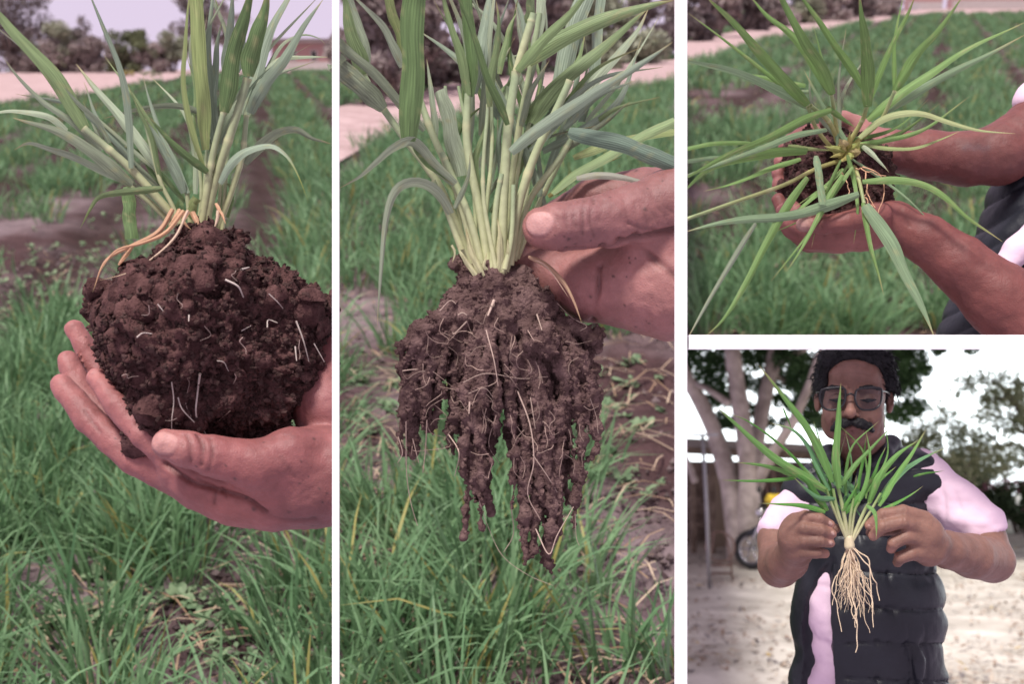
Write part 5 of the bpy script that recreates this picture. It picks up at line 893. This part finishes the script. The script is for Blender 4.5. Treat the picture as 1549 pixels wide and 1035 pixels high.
def hand_middle():
    S = S2; s = solid_px(S, 735, 1075, 215, 545, -140, 150, .0021)
    chain_px(S, s, [(1075, 300, -30, 62), (1030, 306, -40, 56), (962, 325, -58, 46), (920, 333, -72, 40), (880, 340, -82, 37), (845, 343, -84, 36), (820, 344, -82, 32)], 10)
    chain_px(S, s, [(1085, 425, 0, 92), (1010, 430, 6, 82), (960, 428, 14, 70), (925, 430, 22, 58)], 16)
    chain_px(S, s, [(940, 428, 16, 60), (895, 430, 30, 57), (850, 420, 52, 46), (800, 408, 66, 36), (765, 395, 62, 30)], 5, 10)
    chain_px(S, s, [(960, 350, 40, 60), (900, 330, 70, 44), (830, 350, 92, 34), (780, 380, 86, 28)], 4, 12)
    chain_px(S, s, [(1050, 310, 20, 66), (975, 298, 34, 44), (900, 302, 50, 34), (850, 330, 66, 30)], 8)
    s.ell(S.pt(1010, 372, -24), np.array([S.r(70), S.r(50), S.r(36)]), S.r(18)); s.clip(*plane_px(1030, 1))
    cr = [([(872, 302, -120), (868, 325, -124), (872, 348, -122)], 2.2, 1.6), ([(884, 300, -120), (880, 326, -124), (884, 356, -120)], 2.6, 2), ([(898, 300, -118), (894, 330, -120), (900, 362, -114)], 2.6, 1.8), ([(862, 305, -120), (858, 326, -124), (862, 345, -122)], 2, 1.2), ([(910, 300, -116), (908, 330, -116)], 2, 1),
          ([(912, 372, -40), (904, 400, -40), (899, 440, -34), (897, 490, -20)], 4.2, 5.5), ([(785, 372, -60), (850, 384, -50), (910, 377, -52), (960, 366, -56), (1025, 352, -62)], 5, 7), ([(940, 366, -60), (980, 392, -62), (1025, 425, -80)], 5, 5), ([(930, 372, -55), (965, 360, -75)], 3, 3), ([(955, 340, -105), (975, 350, -104), (995, 352, -100)], 2.4, 1.4)]
    for k in range(6): cr.append(([(945+k*14, 300+k*3, -105), (952+k*14, 322+k*2, -106), (956+k*14, 345, -104)], 1.8, .8))
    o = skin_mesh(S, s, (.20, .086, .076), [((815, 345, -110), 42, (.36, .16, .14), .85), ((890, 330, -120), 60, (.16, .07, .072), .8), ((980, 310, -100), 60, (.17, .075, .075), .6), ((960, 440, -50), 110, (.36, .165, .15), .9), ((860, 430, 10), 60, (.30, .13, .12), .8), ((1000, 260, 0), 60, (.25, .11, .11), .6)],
                  cr, [((812, 336, -114), 20, (850, 340, -114), (.42, .225, .205))], 'person', specks=90)
    tag(o, 'bare brown hand gripping the stem bunch above the muddy roots', 'person')
hand_middle()

M_vest = mat('black_quilted_cloth', col=(.012, .014, .020), rough=.45, noise=.2, nscale=30, bump=.35, bscale=60, spec=.4, bdist=.004)
M_shirt = mat('pink_shirt', col=(.76, .57, .68), rough=.85, noise=.06, nscale=12, bump=.2, bscale=40)
M_hair = mat('black_hair', col=(.010, .010, .012), rough=.6, spec=.3, noise=.3, nscale=80, bump=.6, bscale=160)
def cloth(S, s, m, root, name, wr=.002, seams=(), sd=6, relaxed=1, seed=1):
    V, Q = s.mesh(); V = relax(V, Q, relaxed); N = normals(V, Q); d = wr*fbm(V*22, 3, seed) + wr*.5*fbm(V*np.array([18, 18, 60]), 2, seed+3)
    for L, wd, dep in seams: d = d - S.r(dep)*np.exp(-(seg_dist(V, S.pts(L))/S.r(wd))**2)
    return part_np(name, V+N*d[:, None], Q, m, root)
def person_right():
    S = S3; root = empty('person', S.pt(1560, 500, 60)); tag(root, 'person in black quilted vest reaching two bare forearms under the star shaped plant', 'person')
    s = solid_px(S, 1150, 1700, 130, 540, -160, 170, .0026)
    chain_px(S, s, [(1335, 228, 55, 31), (1400, 234, 55, 36), (1460, 240, 50, 41), (1510, 234, 50, 45), (1570, 200, 70, 52), (1620, 170, 90, 55)], 8)
    chain_px(S, s, [(1338, 228, 55, 32), (1305, 222, 62, 34), (1275, 212, 72, 32)], 8)
    for L in ([(1275, 200, 74), (1225, 200, 76), (1196, 214, 60), (1186, 224, 48)], [(1270, 215, 80), (1215, 222, 72), (1186, 236, 52), (1180, 244, 40)], [(1265, 232, 84), (1210, 245, 70), (1184, 254, 52), (1176, 262, 38)], [(1262, 250, 84), (1210, 265, 64), (1182, 272, 44), (1177, 280, 32)]):
        chain_px(S, s, [(*q, r) for q, r in zip(L, (17, 13, 12, 10))], 2, 8)
    chain_px(S, s, [(1300, 195, 52, 18), (1275, 180, 44, 14), (1250, 186, 30, 12)], 3, 8)
    chain_px(S, s, [(1352, 336, -40, 31), (1400, 362, -50, 36), (1450, 398, -58, 43), (1510, 450, -66, 54), (1570, 505, -70, 64), (1625, 550, -70, 68)], 8)
    chain_px(S, s, [(1355, 337, -40, 31), (1310, 345, -45, 33), (1270, 352, -45, 30)], 8)
    for L in ([(1275, 342, -55), (1228, 338, -58), (1205, 322, -50), (1195, 308, -40)], [(1270, 352, -50), (1222, 352, -50), (1196, 336, -40), (1184, 318, -26)], [(1268, 362, -42), (1222, 364, -36), (1196, 348, -26), (1180, 330, -12)], [(1270, 366, -30), (1222, 368, -16), (1195, 345, -6), (1178, 302, 6)]):
        chain_px(S, s, [(*q, r) for q, r in zip(L, (17, 14, 12.5, 10))], 2, 8)
    chain_px(S, s, [(1330, 325, -68, 20), (1282, 336, -92, 16), (1245, 342, -96, 13), (1214, 340, -92, 11.5)], 4, 10)
    s.clip((0, 0, -1.0), -S.pt(0, 517.5)[2])
    skin_mesh(S, s, (.155, .050, .043), [((1190, 320, -40), 36, PINK, .9), ((1182, 250, 40), 50, PINK, .9), ((1212, 340, -105), 16, (.54, .32, .28), .9), ((1300, 190, 30), 50, (.42, .2, .18), .8), ((1290, 370, -60), 50, (.32, .13, .11), .8), ((1500, 250, 20), 70, (.13, .05, .043), .7)] +
              [((1459+i*7, 224-(i % 2)*4+i*.6, 9), 5, (.13, .075, .075), .75) for i in range(6)], [([(1352, 312, -68), (1358, 335, -74), (1352, 362, -66)], 3, 1.6), ([(1364, 312, -68), (1370, 340, -76)], 2.4, 1), ([(1240, 345, -70), (1245, 362, -68)], 2, 1.4), ([(1225, 330, -72), (1230, 345, -72)], 2, 1.2), ([(1340, 200, 30), (1346, 228, 22), (1342, 254, 30)], 3, 1.2)], [], 'body', root, wrinkle=.0005)
    v = solid_px(S, 1400, 1760, 150, 540, -60, 260, .003); chain_px(S, v, [(1622, 150, 110, 60), (1606, 210, 110, 70), (1580, 340, 100, 92), (1548, 520, 90, 124), (1540, 560, 90, 130)], 10)
    v.clip((0, 0, -1.0), -S.pt(0, 517.5)[2])
    V, Q = v.mesh(); V = relax(V, Q, 1); N = normals(V, Q); px, py = S.proj(V); t = ((py + (px-1500)*.55 + 3*fbm(V*9, 2, 3))/34.0) % 1.0
    d = S.r(6)*(np.sin(math.pi*t)**.45-1) + .0025*fbm(V*18, 3, 2); part_np('vest', V+N*d[:, None], Q, M_vest, root)
    p = solid_px(S, 1480, 1640, 320, 450, -60, 60, .003); chain_px(S, p, [(1502, 428, -12, 10), (1516, 408, -8, 16), (1540, 378, -4, 20), (1580, 350, 0, 26), (1620, 330, 6, 30)], 5); cloth(S, p, M_shirt, root, 'shirt', .002)
    p = solid_px(S, 1520, 1650, 110, 210, 0, 160, .003); chain_px(S, p, [(1566, 152, 74, 30), (1610, 140, 90, 62)], 5); cloth(S, p, M_shirt, root, 'sleeve', .002)
person_right()

def man():
    S = S4; root = empty('person', S.pt(1318, 1100, 225)); tag(root, 'man with glasses and moustache in black quilted vest over a pink shirt', 'person')
    B = (.205, .108, .080); L_ = (.36, .18, .14)
    s = solid_px(S, 1130, 1550, 515, 900, -60, 300, .0017)
    # head, looking down
    H = lambda x, y, z: S.pt(x, y, z); e = lambda x, y, z, a, b, c, k=8, mode='add': s.ell(H(x, y, z), (S.r(a), S.r(c), S.r(b)), S.r(k), None, mode)
    e(1292, 586, 200, 50, 56, 62); e(1291, 612, 166, 49, 56, 44, 12); e(1291, 566, 160, 40, 26, 30, 14)
    e(1291, 645, 160, 44, 31, 38, 14); e(1290, 665, 136, 22, 14, 18, 12)
    for sx in (-1, 1):
        e(1290+sx*27, 630, 142, 18, 19, 17, 12); e(1290+sx*34, 641, 168, 12, 22, 22, 12); s.cap(H(1290+sx*12, 588, 122), H(1290+sx*36, 589, 134), S.r(5.5), S.r(4.5), S.r(7))
        e(1290+sx*23, 603, 114, 12.5, 8.5, 9, 5, 'cut'); e(1290+sx*23, 604, 131, 12, 9.5, 11, 3)
        s.cap(H(1290+sx*13, 605.5, 122), H(1290+sx*23, 607.5, 118.5), S.r(1.5), S.r(1.8), S.r(2)); s.cap(H(1290+sx*23, 607.5, 118.5), H(1290+sx*34, 605, 125), S.r(1.8), S.r(1.4), S.r(2))
    s.cap(H(1287, 594, 121), H(1286, 622, 102), S.r(5.5), S.r(8), S.r(7)); s.ell(H(1286, 625, 103), np.full(3, S.r(9.2)), S.r(4))
    for sx in (-1, 1): s.ell(H(1286+sx*10.5, 627.5, 112), np.full(3, S.r(6.2)), S.r(4)); s.ell(H(1286+sx*5, 634, 102), np.full(3, S.r(2.4)), S.r(1.5), None, 'cut')
    s.cap(H(1275, 650, 118), H(1289, 647, 112), S.r(3), S.r(4), S.r(4)); s.cap(H(1289, 647, 112), H(1305, 650, 119), S.r(4), S.r(3), S.r(4)); s.cap(H(1278, 656, 119), H(1302, 656, 119), S.r(4.4), S.r(4.4), S.r(5)); s.cap(H(1274, 652.3, 112), H(1306, 652.3, 112), S.r(1), S.r(1), S.r(1.5), 'cut')
    e(1346, 606, 196, 7, 19, 11, 5); e(1349, 604, 188, 4, 10, 6, 3, 'cut'); e(1237, 607, 196, 6, 18, 11, 5); e(1345, 620, 192, 5, 7, 6, 4)
    chain_px(S, s, [(1297, 640, 215, 38), (1302, 690, 232, 38), (1306, 730, 240, 50)], 10)
    # arms and hands
    chain_px(S, s, [(1470, 790, 198, 30), (1490, 816, 186, 31), (1500, 848, 150, 33.5), (1470, 842, 90, 33), (1432, 832, 40, 28), (1412, 826, 14, 24)], 6)
    chain_px(S, s, [(1178, 796, 206, 23), (1175, 818, 194, 28), (1179, 856, 150, 31.5), (1192, 848, 80, 30), (1204, 834, 30, 25), (1206, 826, 12, 23)], 6)
    chain_px(S, s, [(1410, 822, 10, 25), (1398, 808, 4, 27), (1392, 800, 2, 26)], 8); chain_px(S, s, [(1406, 836, 8, 22), (1392, 830, 0, 20)], 8)
    for L in ([(1398, 786, -4), (1366, 774, -16), (1336, 779, -18), (1315, 795, -12)], [(1400, 802, -6), (1364, 790, -26), (1336, 797, -28), (1321, 811, -20)], [(1400, 820, -4), (1370, 813, -22), (1352, 822, -22), (1348, 831, -12)], [(1402, 838, 0), (1378, 838, -14), (1362, 844, -12), (1358, 851, -2)]):
        chain_px(S, s, [(*q, r) for q, r in zip(L, (13, 10.5, 9.5, 7.5))], 1.6, 6)
    chain_px(S, s, [(1390, 800, 20, 14), (1350, 800, 24, 10.5), (1318, 806, 18, 8)], 3, 6)
    chain_px(S, s, [(1205, 825, 8, 25), (1204, 812, 2, 26), (1206, 802, 2, 24)], 8)
    for L in ([(1204, 788, -2), (1218, 782, -18), (1240, 786, -22), (1256, 794, -14)], [(1200, 805, -4), (1216, 800, -26), (1242, 803, -28), (1259, 808, -20)], [(1200, 822, -4), (1216, 818, -24), (1240, 819, -28), (1256, 822, -20)], [(1204, 838, 0), (1218, 836, -18), (1236, 836, -20), (1248, 838, -12)]):
        chain_px(S, s, [(*q, r) for q, r in zip(L, (12.5, 10, 9.2, 7.4))], 1.6, 6)
    chain_px(S, s, [(1212, 805, 22, 14), (1245, 802, 22, 10), (1264, 800, 12, 8)], 3, 6)
    tips = [((q[0], q[1], q[2]), 9, L_, .8) for q in ((1258, 794, -20), (1261, 808, -26), (1258, 822, -26), (1250, 838, -18), (1312, 796, -18), (1319, 812, -26), (1347, 832, -20))]
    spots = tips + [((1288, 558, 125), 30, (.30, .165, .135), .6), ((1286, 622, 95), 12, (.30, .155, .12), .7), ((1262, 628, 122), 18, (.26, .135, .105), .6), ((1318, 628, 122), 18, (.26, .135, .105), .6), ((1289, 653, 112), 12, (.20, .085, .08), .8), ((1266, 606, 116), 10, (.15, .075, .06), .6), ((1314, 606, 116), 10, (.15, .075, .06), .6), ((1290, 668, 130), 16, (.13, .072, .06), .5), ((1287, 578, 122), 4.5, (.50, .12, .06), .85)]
    cr = [([(1262, 637, 122), (1258, 648, 128), (1262, 658, 132)], 2.2, 1.4), ([(1318, 637, 122), (1322, 648, 128), (1318, 658, 132)], 2.2, 1.4), ([(1262, 565, 128), (1290, 562, 124), (1318, 565, 128)], 2, .6), ([(1264, 552, 132), (1290, 549, 128), (1316, 552, 132)], 2, .5), ([(1256, 609.5, 122), (1267, 612, 116), (1278, 609, 122)], 1.5, .9), ([(1302, 609, 122), (1313, 612, 116), (1324, 609.5, 122)], 1.5, .9)]
    for x, y in ((1238, 785), (1240, 803), (1238, 819), (1338, 780), (1338, 798), (1354, 822), (1218, 784), (1218, 800), (1368, 776), (1366, 792)): cr.append(([(x, y-7, -34), (x+1, y, -38), (x, y+7, -34)], 1.3, .7))
    skin_mesh(S, s, B, spots, cr, [((1257, 792, -23), 3.6, (1246, 788, -23), (.50, .33, .28)), ((1260.5, 807, -29), 3.4, (1250, 804, -29), (.48, .31, .26)), ((1257.5, 821.5, -29), 3.4, (1248, 819, -29), (.48, .31, .26)), ((1313, 796, -21), 3.4, (1322, 790, -21), (.46, .29, .25))], 'body', root, wrinkle=.0003)
    # hair: full, combed back, with side locks
    s = solid_px(S, 1210, 1375, 500, 660, 90, 300, .0018); e(1293, 578, 216, 59, 57, 66, 6); e(1293, 545, 178, 52, 26, 34, 10); e(1243, 576, 192, 13, 32, 26, 8); e(1345, 580, 194, 13, 34, 26, 8); e(1338, 548, 176, 18, 20, 22, 8); e(1252, 546, 172, 18, 20, 22, 8)
    for (x, y, z, a, b, c) in ((1290, 604, 118, 42, 58, 46), (1290, 562, 132, 37, 27, 26), (1350, 607, 178, 9, 18, 20), (1290, 660, 150, 60, 40, 60), (1236, 620, 180, 14, 16, 22)): s.ell(H(x, y, z), (S.r(a), S.r(c), S.r(b)), S.r(4), None, 'cut')
    s.clip((0, 0, 1.0), S.pt(0, 524)[2]+.004)
    V, Q = s.mesh(); V = relax(V, Q, 2); N = normals(V, Q); strand = fbm(np.stack([V[:, 0]*330+V[:, 2]*90, V[:, 1]*70, V[:, 2]*45], 1), 2, 3)*.5 + fbm(V*28, 2, 7); V = V+N*(strand*.0018)[:, None]; hr = part_np('hair', V, Q, M_hair, root)
    rg = np.random.default_rng(9); mb = MB(); ids = rg.integers(0, len(V), 900)
    for i in rg.integers(0, len(V), 1700):
        px, py = S.proj(V[i:i+1]); sd = (px[0]-1280)/60.0; tg = np.array([.55*sd+.25, .55, .25-.75*abs(sd)**1.5]) + rg.normal(0, .22, 3); t1 = nrm(tg - N[i]*(tg @ N[i])*.85); b = V[i]; ln = rg.uniform(.5, 1.25)
        mb.tube([b-N[i]*.0012, b+t1*.007*ln+N[i]*.0016, b+t1*.014*ln+N[i]*(.0012+.0018*rg.random())-np.array([0, 0, .002*ln])], (.0006, .00055, .0002), 3, False)
    o = mb.build('stray_hair', M_hair, hr); o.location = -Vector(root.location); o['kind'] = 'stuff'
    def soft(name, chains, k, h=.0011, m=M_hair, nz=.0012):
        P = np.array([S.pt(*q[:3]) for L in chains for q in L]); s = Solid(P.min(0)-.02, P.max(0)+.02, h)
        for L in chains: chain_px(S, s, L, k)
        V, Q = s.mesh(); N = normals(V, Q); V = V+N*(nz*fbm(np.stack([V[:, 0]*260, V[:, 1]*120, V[:, 2]*150], 1), 3, 5))[:, None]; return part_np(name, V, Q, m, root)
    soft('moustache', [[(1287, 638, 106, 4.5), (1276, 640, 107, 7), (1265, 645, 114, 6.5), (1258, 651, 121, 3)], [(1287, 638, 106, 4.5), (1300, 640, 107, 7), (1312, 645, 114, 7), (1319, 651, 121, 3.5)]], 3)
    for L in ([(1248, 590, 134, 2.4), (1258, 585.5, 124, 3.2), (1274, 587, 117, 3)], [(1302, 587, 117, 3), (1318, 585.5, 124, 3.2), (1330, 590, 134, 2.4)]): soft('eyebrow', [L], 2, nz=.0008)
    for L in ([(1255, 605, 122, 1.2), (1266, 606.5, 114.5, 3.2), (1278, 605.5, 119, 1.2)], [(1302, 605.5, 119, 1.2), (1313, 606.5, 114.5, 3.2), (1325, 605, 122, 1.2)]): soft('eyelash', [L], 1, h=.0008, nz=.0002)
    # glasses
    g = empty('glasses', S.pt(1286, 602, 100)); tag(g, 'thin dark rimmed glasses on the nose of the man', 'glasses')
    M_rim = mat('dark_rim', col=(.015, .015, .018), rough=.3, spec=.5); M_lens = bpy.data.materials.new('lens'); M_lens.use_nodes = True; t = M_lens.node_tree; t.nodes.clear(); o = t.nodes.new('ShaderNodeOutputMaterial'); tr = t.nodes.new('ShaderNodeBsdfTransparent'); tr.inputs[0].default_value = (.66, .68, .72, 1); gl = t.nodes.new('ShaderNodeBsdfGlossy'); gl.inputs['Roughness'].default_value = .05; mx = t.nodes.new('ShaderNodeMixShader'); mx.inputs[0].default_value = .025
    t.links.new(tr.outputs[0], mx.inputs[1]); t.links.new(gl.outputs[0], mx.inputs[2]); t.links.new(mx.outputs[0], o.inputs[0])
    for xa, xb, tz in ((1240, 1279, 10), (1293, 1334, 10)):
        def zz(x): return 96 + abs(x-1286)*.30
        R_ = [(xa+2, 591), (xa+8, 588.5), ((xa+xb)/2, 587), (xb-8, 586.5), (xb-1, 589), (xb, 598), (xb-3, 612), (xb-10, 618.5), ((xa+xb)/2, 620.5), (xa+10, 619.5), (xa+4, 614), (xa, 602)]
        C = spline(S.pts([(x, y, zz(x)) for x, y in R_+R_[:1]]), 50); V, Q = tube_vf(C, S.r(1.75), 6, False); part_np('rim', V, np.array(Q), M_rim, g)
        c0 = C.mean(0); V = np.vstack([c0+np.array([0, -.0006, 0]), C[:-1]]); n = len(C)-1; Q = np.array([(0, 1+i, 1+(i+1) % n) for i in range(n)]); part_np('lens', V, Q, M_lens, g)
    for L in ([(1279, 599, 98.5), (1286, 596, 95), (1293, 599, 98.5)], [(1240, 594, 110), (1236, 594, 126), (1238, 598, 190)], [(1334, 592, 110.5), (1340, 593, 130), (1346, 597, 190)]):
        C = spline(S.pts(L), 14); V, Q = tube_vf(C, S.r(1.6), 6); part_np('bridge' if abs(L[0][0]-1286) < 10 else 'temple', V, np.array(Q[:-2]), M_rim, g)
    # clothes
    def torso(grow, y0=640):
        s = solid_px(S, 1140, 1500, y0, 1130, 60, 380, .0026); q = lambda x, y, z, a, b, c, k=24: s.ell(H(x, y, z), (S.r(a+grow), S.r(c+grow), S.r(b+grow)), S.r(k))
        q(1306, 815, 232, 102, 125, 66); q(1315, 930, 222, 122, 135, 78); q(1316, 1060, 226, 131, 130, 76); chain_px(S, s, [(1226, 752, 244, 34+grow), (1300, 728, 250, 46+grow), (1388, 728, 244, 38+grow)], 18); return s
    s = torso(-5); 
    chain_px(S, s, [(1392, 722, 240, 40), (1440, 756, 222, 40), (1480, 794, 196, 39)], 8); chain_px(S, s, [(1222, 752, 240, 30), (1192, 780, 222, 30), (1178, 802, 206, 31)], 8)
    for L in ([(1437, 829, 190), (1520, 812, 182)],):
        a, b = S.pt(1476, 812, 200), S.pt(1492, 850, 180)
    s.cap(S.pt(1486, 824, 195), S.pt(1500, 862, 175), S.r(46), S.r(46), S.r(2), 'cut'); s.cap(S.pt(1176, 828, 204), S.pt(1176, 872, 184), S.r(34), S.r(40), S.r(2), 'cut')
    s.clip((0, 0, -1.0), -S.pt(0, 1120, 230)[2])
    cloth(S, s, M_shirt, root, 'shirt', .0045, [([(1418, 700, 190), (1428, 760, 180), (1430, 810, 190)], 4, 4), ([(1440, 720, 180), (1452, 770, 170)], 5, 4)], seed=4)
    v = torso(11); chain_px(S, v, [(1254, 684, 225, 13), (1262, 702, 196, 13), (1276, 722, 176, 12)], 8); chain_px(S, v, [(1348, 672, 232, 14), (1334, 690, 200, 14), (1310, 716, 172, 13), (1288, 742, 160, 11)], 8); chain_px(S, v, [(1256, 690, 240, 13), (1300, 686, 276, 14), (1346, 676, 240, 13)], 8)
    chain_px(S, v, [(1381, 950, 150, 9), (1388, 1000, 146, 9), (1393, 1060, 150, 9)], 4)
    V0, Q0 = v.mesh()
    for L in ([(1254, 846, 4), (1244, 868, 12), (1233, 905, 21), (1229, 960, 27), (1230, 1010, 28), (1231, 1050, 28), (1232, 1110, 28)], [(1284, 728, 4), (1288, 704, 14), (1294, 680, 24)]):
        P = [surf(S, V0, a[0], a[1]) for a in L]
        for a, b, pa, pb in zip(L[:-1], L[1:], P[:-1], P[1:]): v.cap(pa, pb, S.r(a[2]), S.r(b[2]), S.r(2), 'cut')
    for L in ([(1300, 660, 220, 40), (1305, 730, 236, 40)],): v.cap(S.pt(*L[0][:3]), S.pt(*L[1][:3]), S.r(40), S.r(38), S.r(3), 'cut')
    for L in ([(1480, 770, 200), (1438, 800, 226)], [(1156, 760, 206), (1154, 810, 206)]): v.cap(S.pt(*L[0]), S.pt(*L[1]), S.r(34), S.r(34), S.r(4), 'cut')
    v.clip((0, 0, -1.0), -S.pt(0, 1120, 230)[2])
    V, Q = v.mesh(); V = relax(V, Q, 1); N = normals(V, Q); px, py = S.proj(V); ys = np.array([640, 706, 760, 814, 866, 922, 977, 1031, 1085, 1140.])
    yy = py + 3*np.sin(px*.035) + 2.0*fbm(V*14, 2, 3); k = np.clip(np.searchsorted(ys, yy)-1, 0, 8); t = np.clip((yy-ys[k])/(ys[k+1]-ys[k]), 0, 1)
    puff = np.clip(np.sin(math.pi*t), 1e-4, 1)**.28; body = np.clip((np.abs(N[:, 2]) < .8)*1.0, 0, 1)*np.clip((py-690)/20, 0, 1)
    wr = np.exp(-(np.minimum(t, 1-t)/.22)**2)*np.maximum(0, vnoise(np.stack([px*.11, py*.015, 0*px], 1), 5))
    stp = np.interp(py, [850, 872, 905, 960, 1110], [1250, 1240, 1231, 1229, 1232]); body = body*np.where(py > 840, np.clip((np.abs(px-stp)-30)/26, .0, 1), 1)
    d = body*S.r(8)*(puff-1) - body*S.r(2.2)*np.exp(-(np.minimum(t, 1-t)*55/1.6)**2) - body*S.r(6)*wr + .0022*fbm(V*20, 3, 8)
    for x0, wd, dp in ((1264, 2.2, 1.5), (1374, 2.2, 2), (1398, 2.2, 2)): d = d - S.r(dp)*np.exp(-((px-x0-(py-950)*.07*(x0 > 1300))/wd)**2)*(N[:, 1] < 0)*(py > (944 if x0 > 1300 else 850))
    part_np('vest', V+N*d[:, None], Q, M_vest, root)
man()
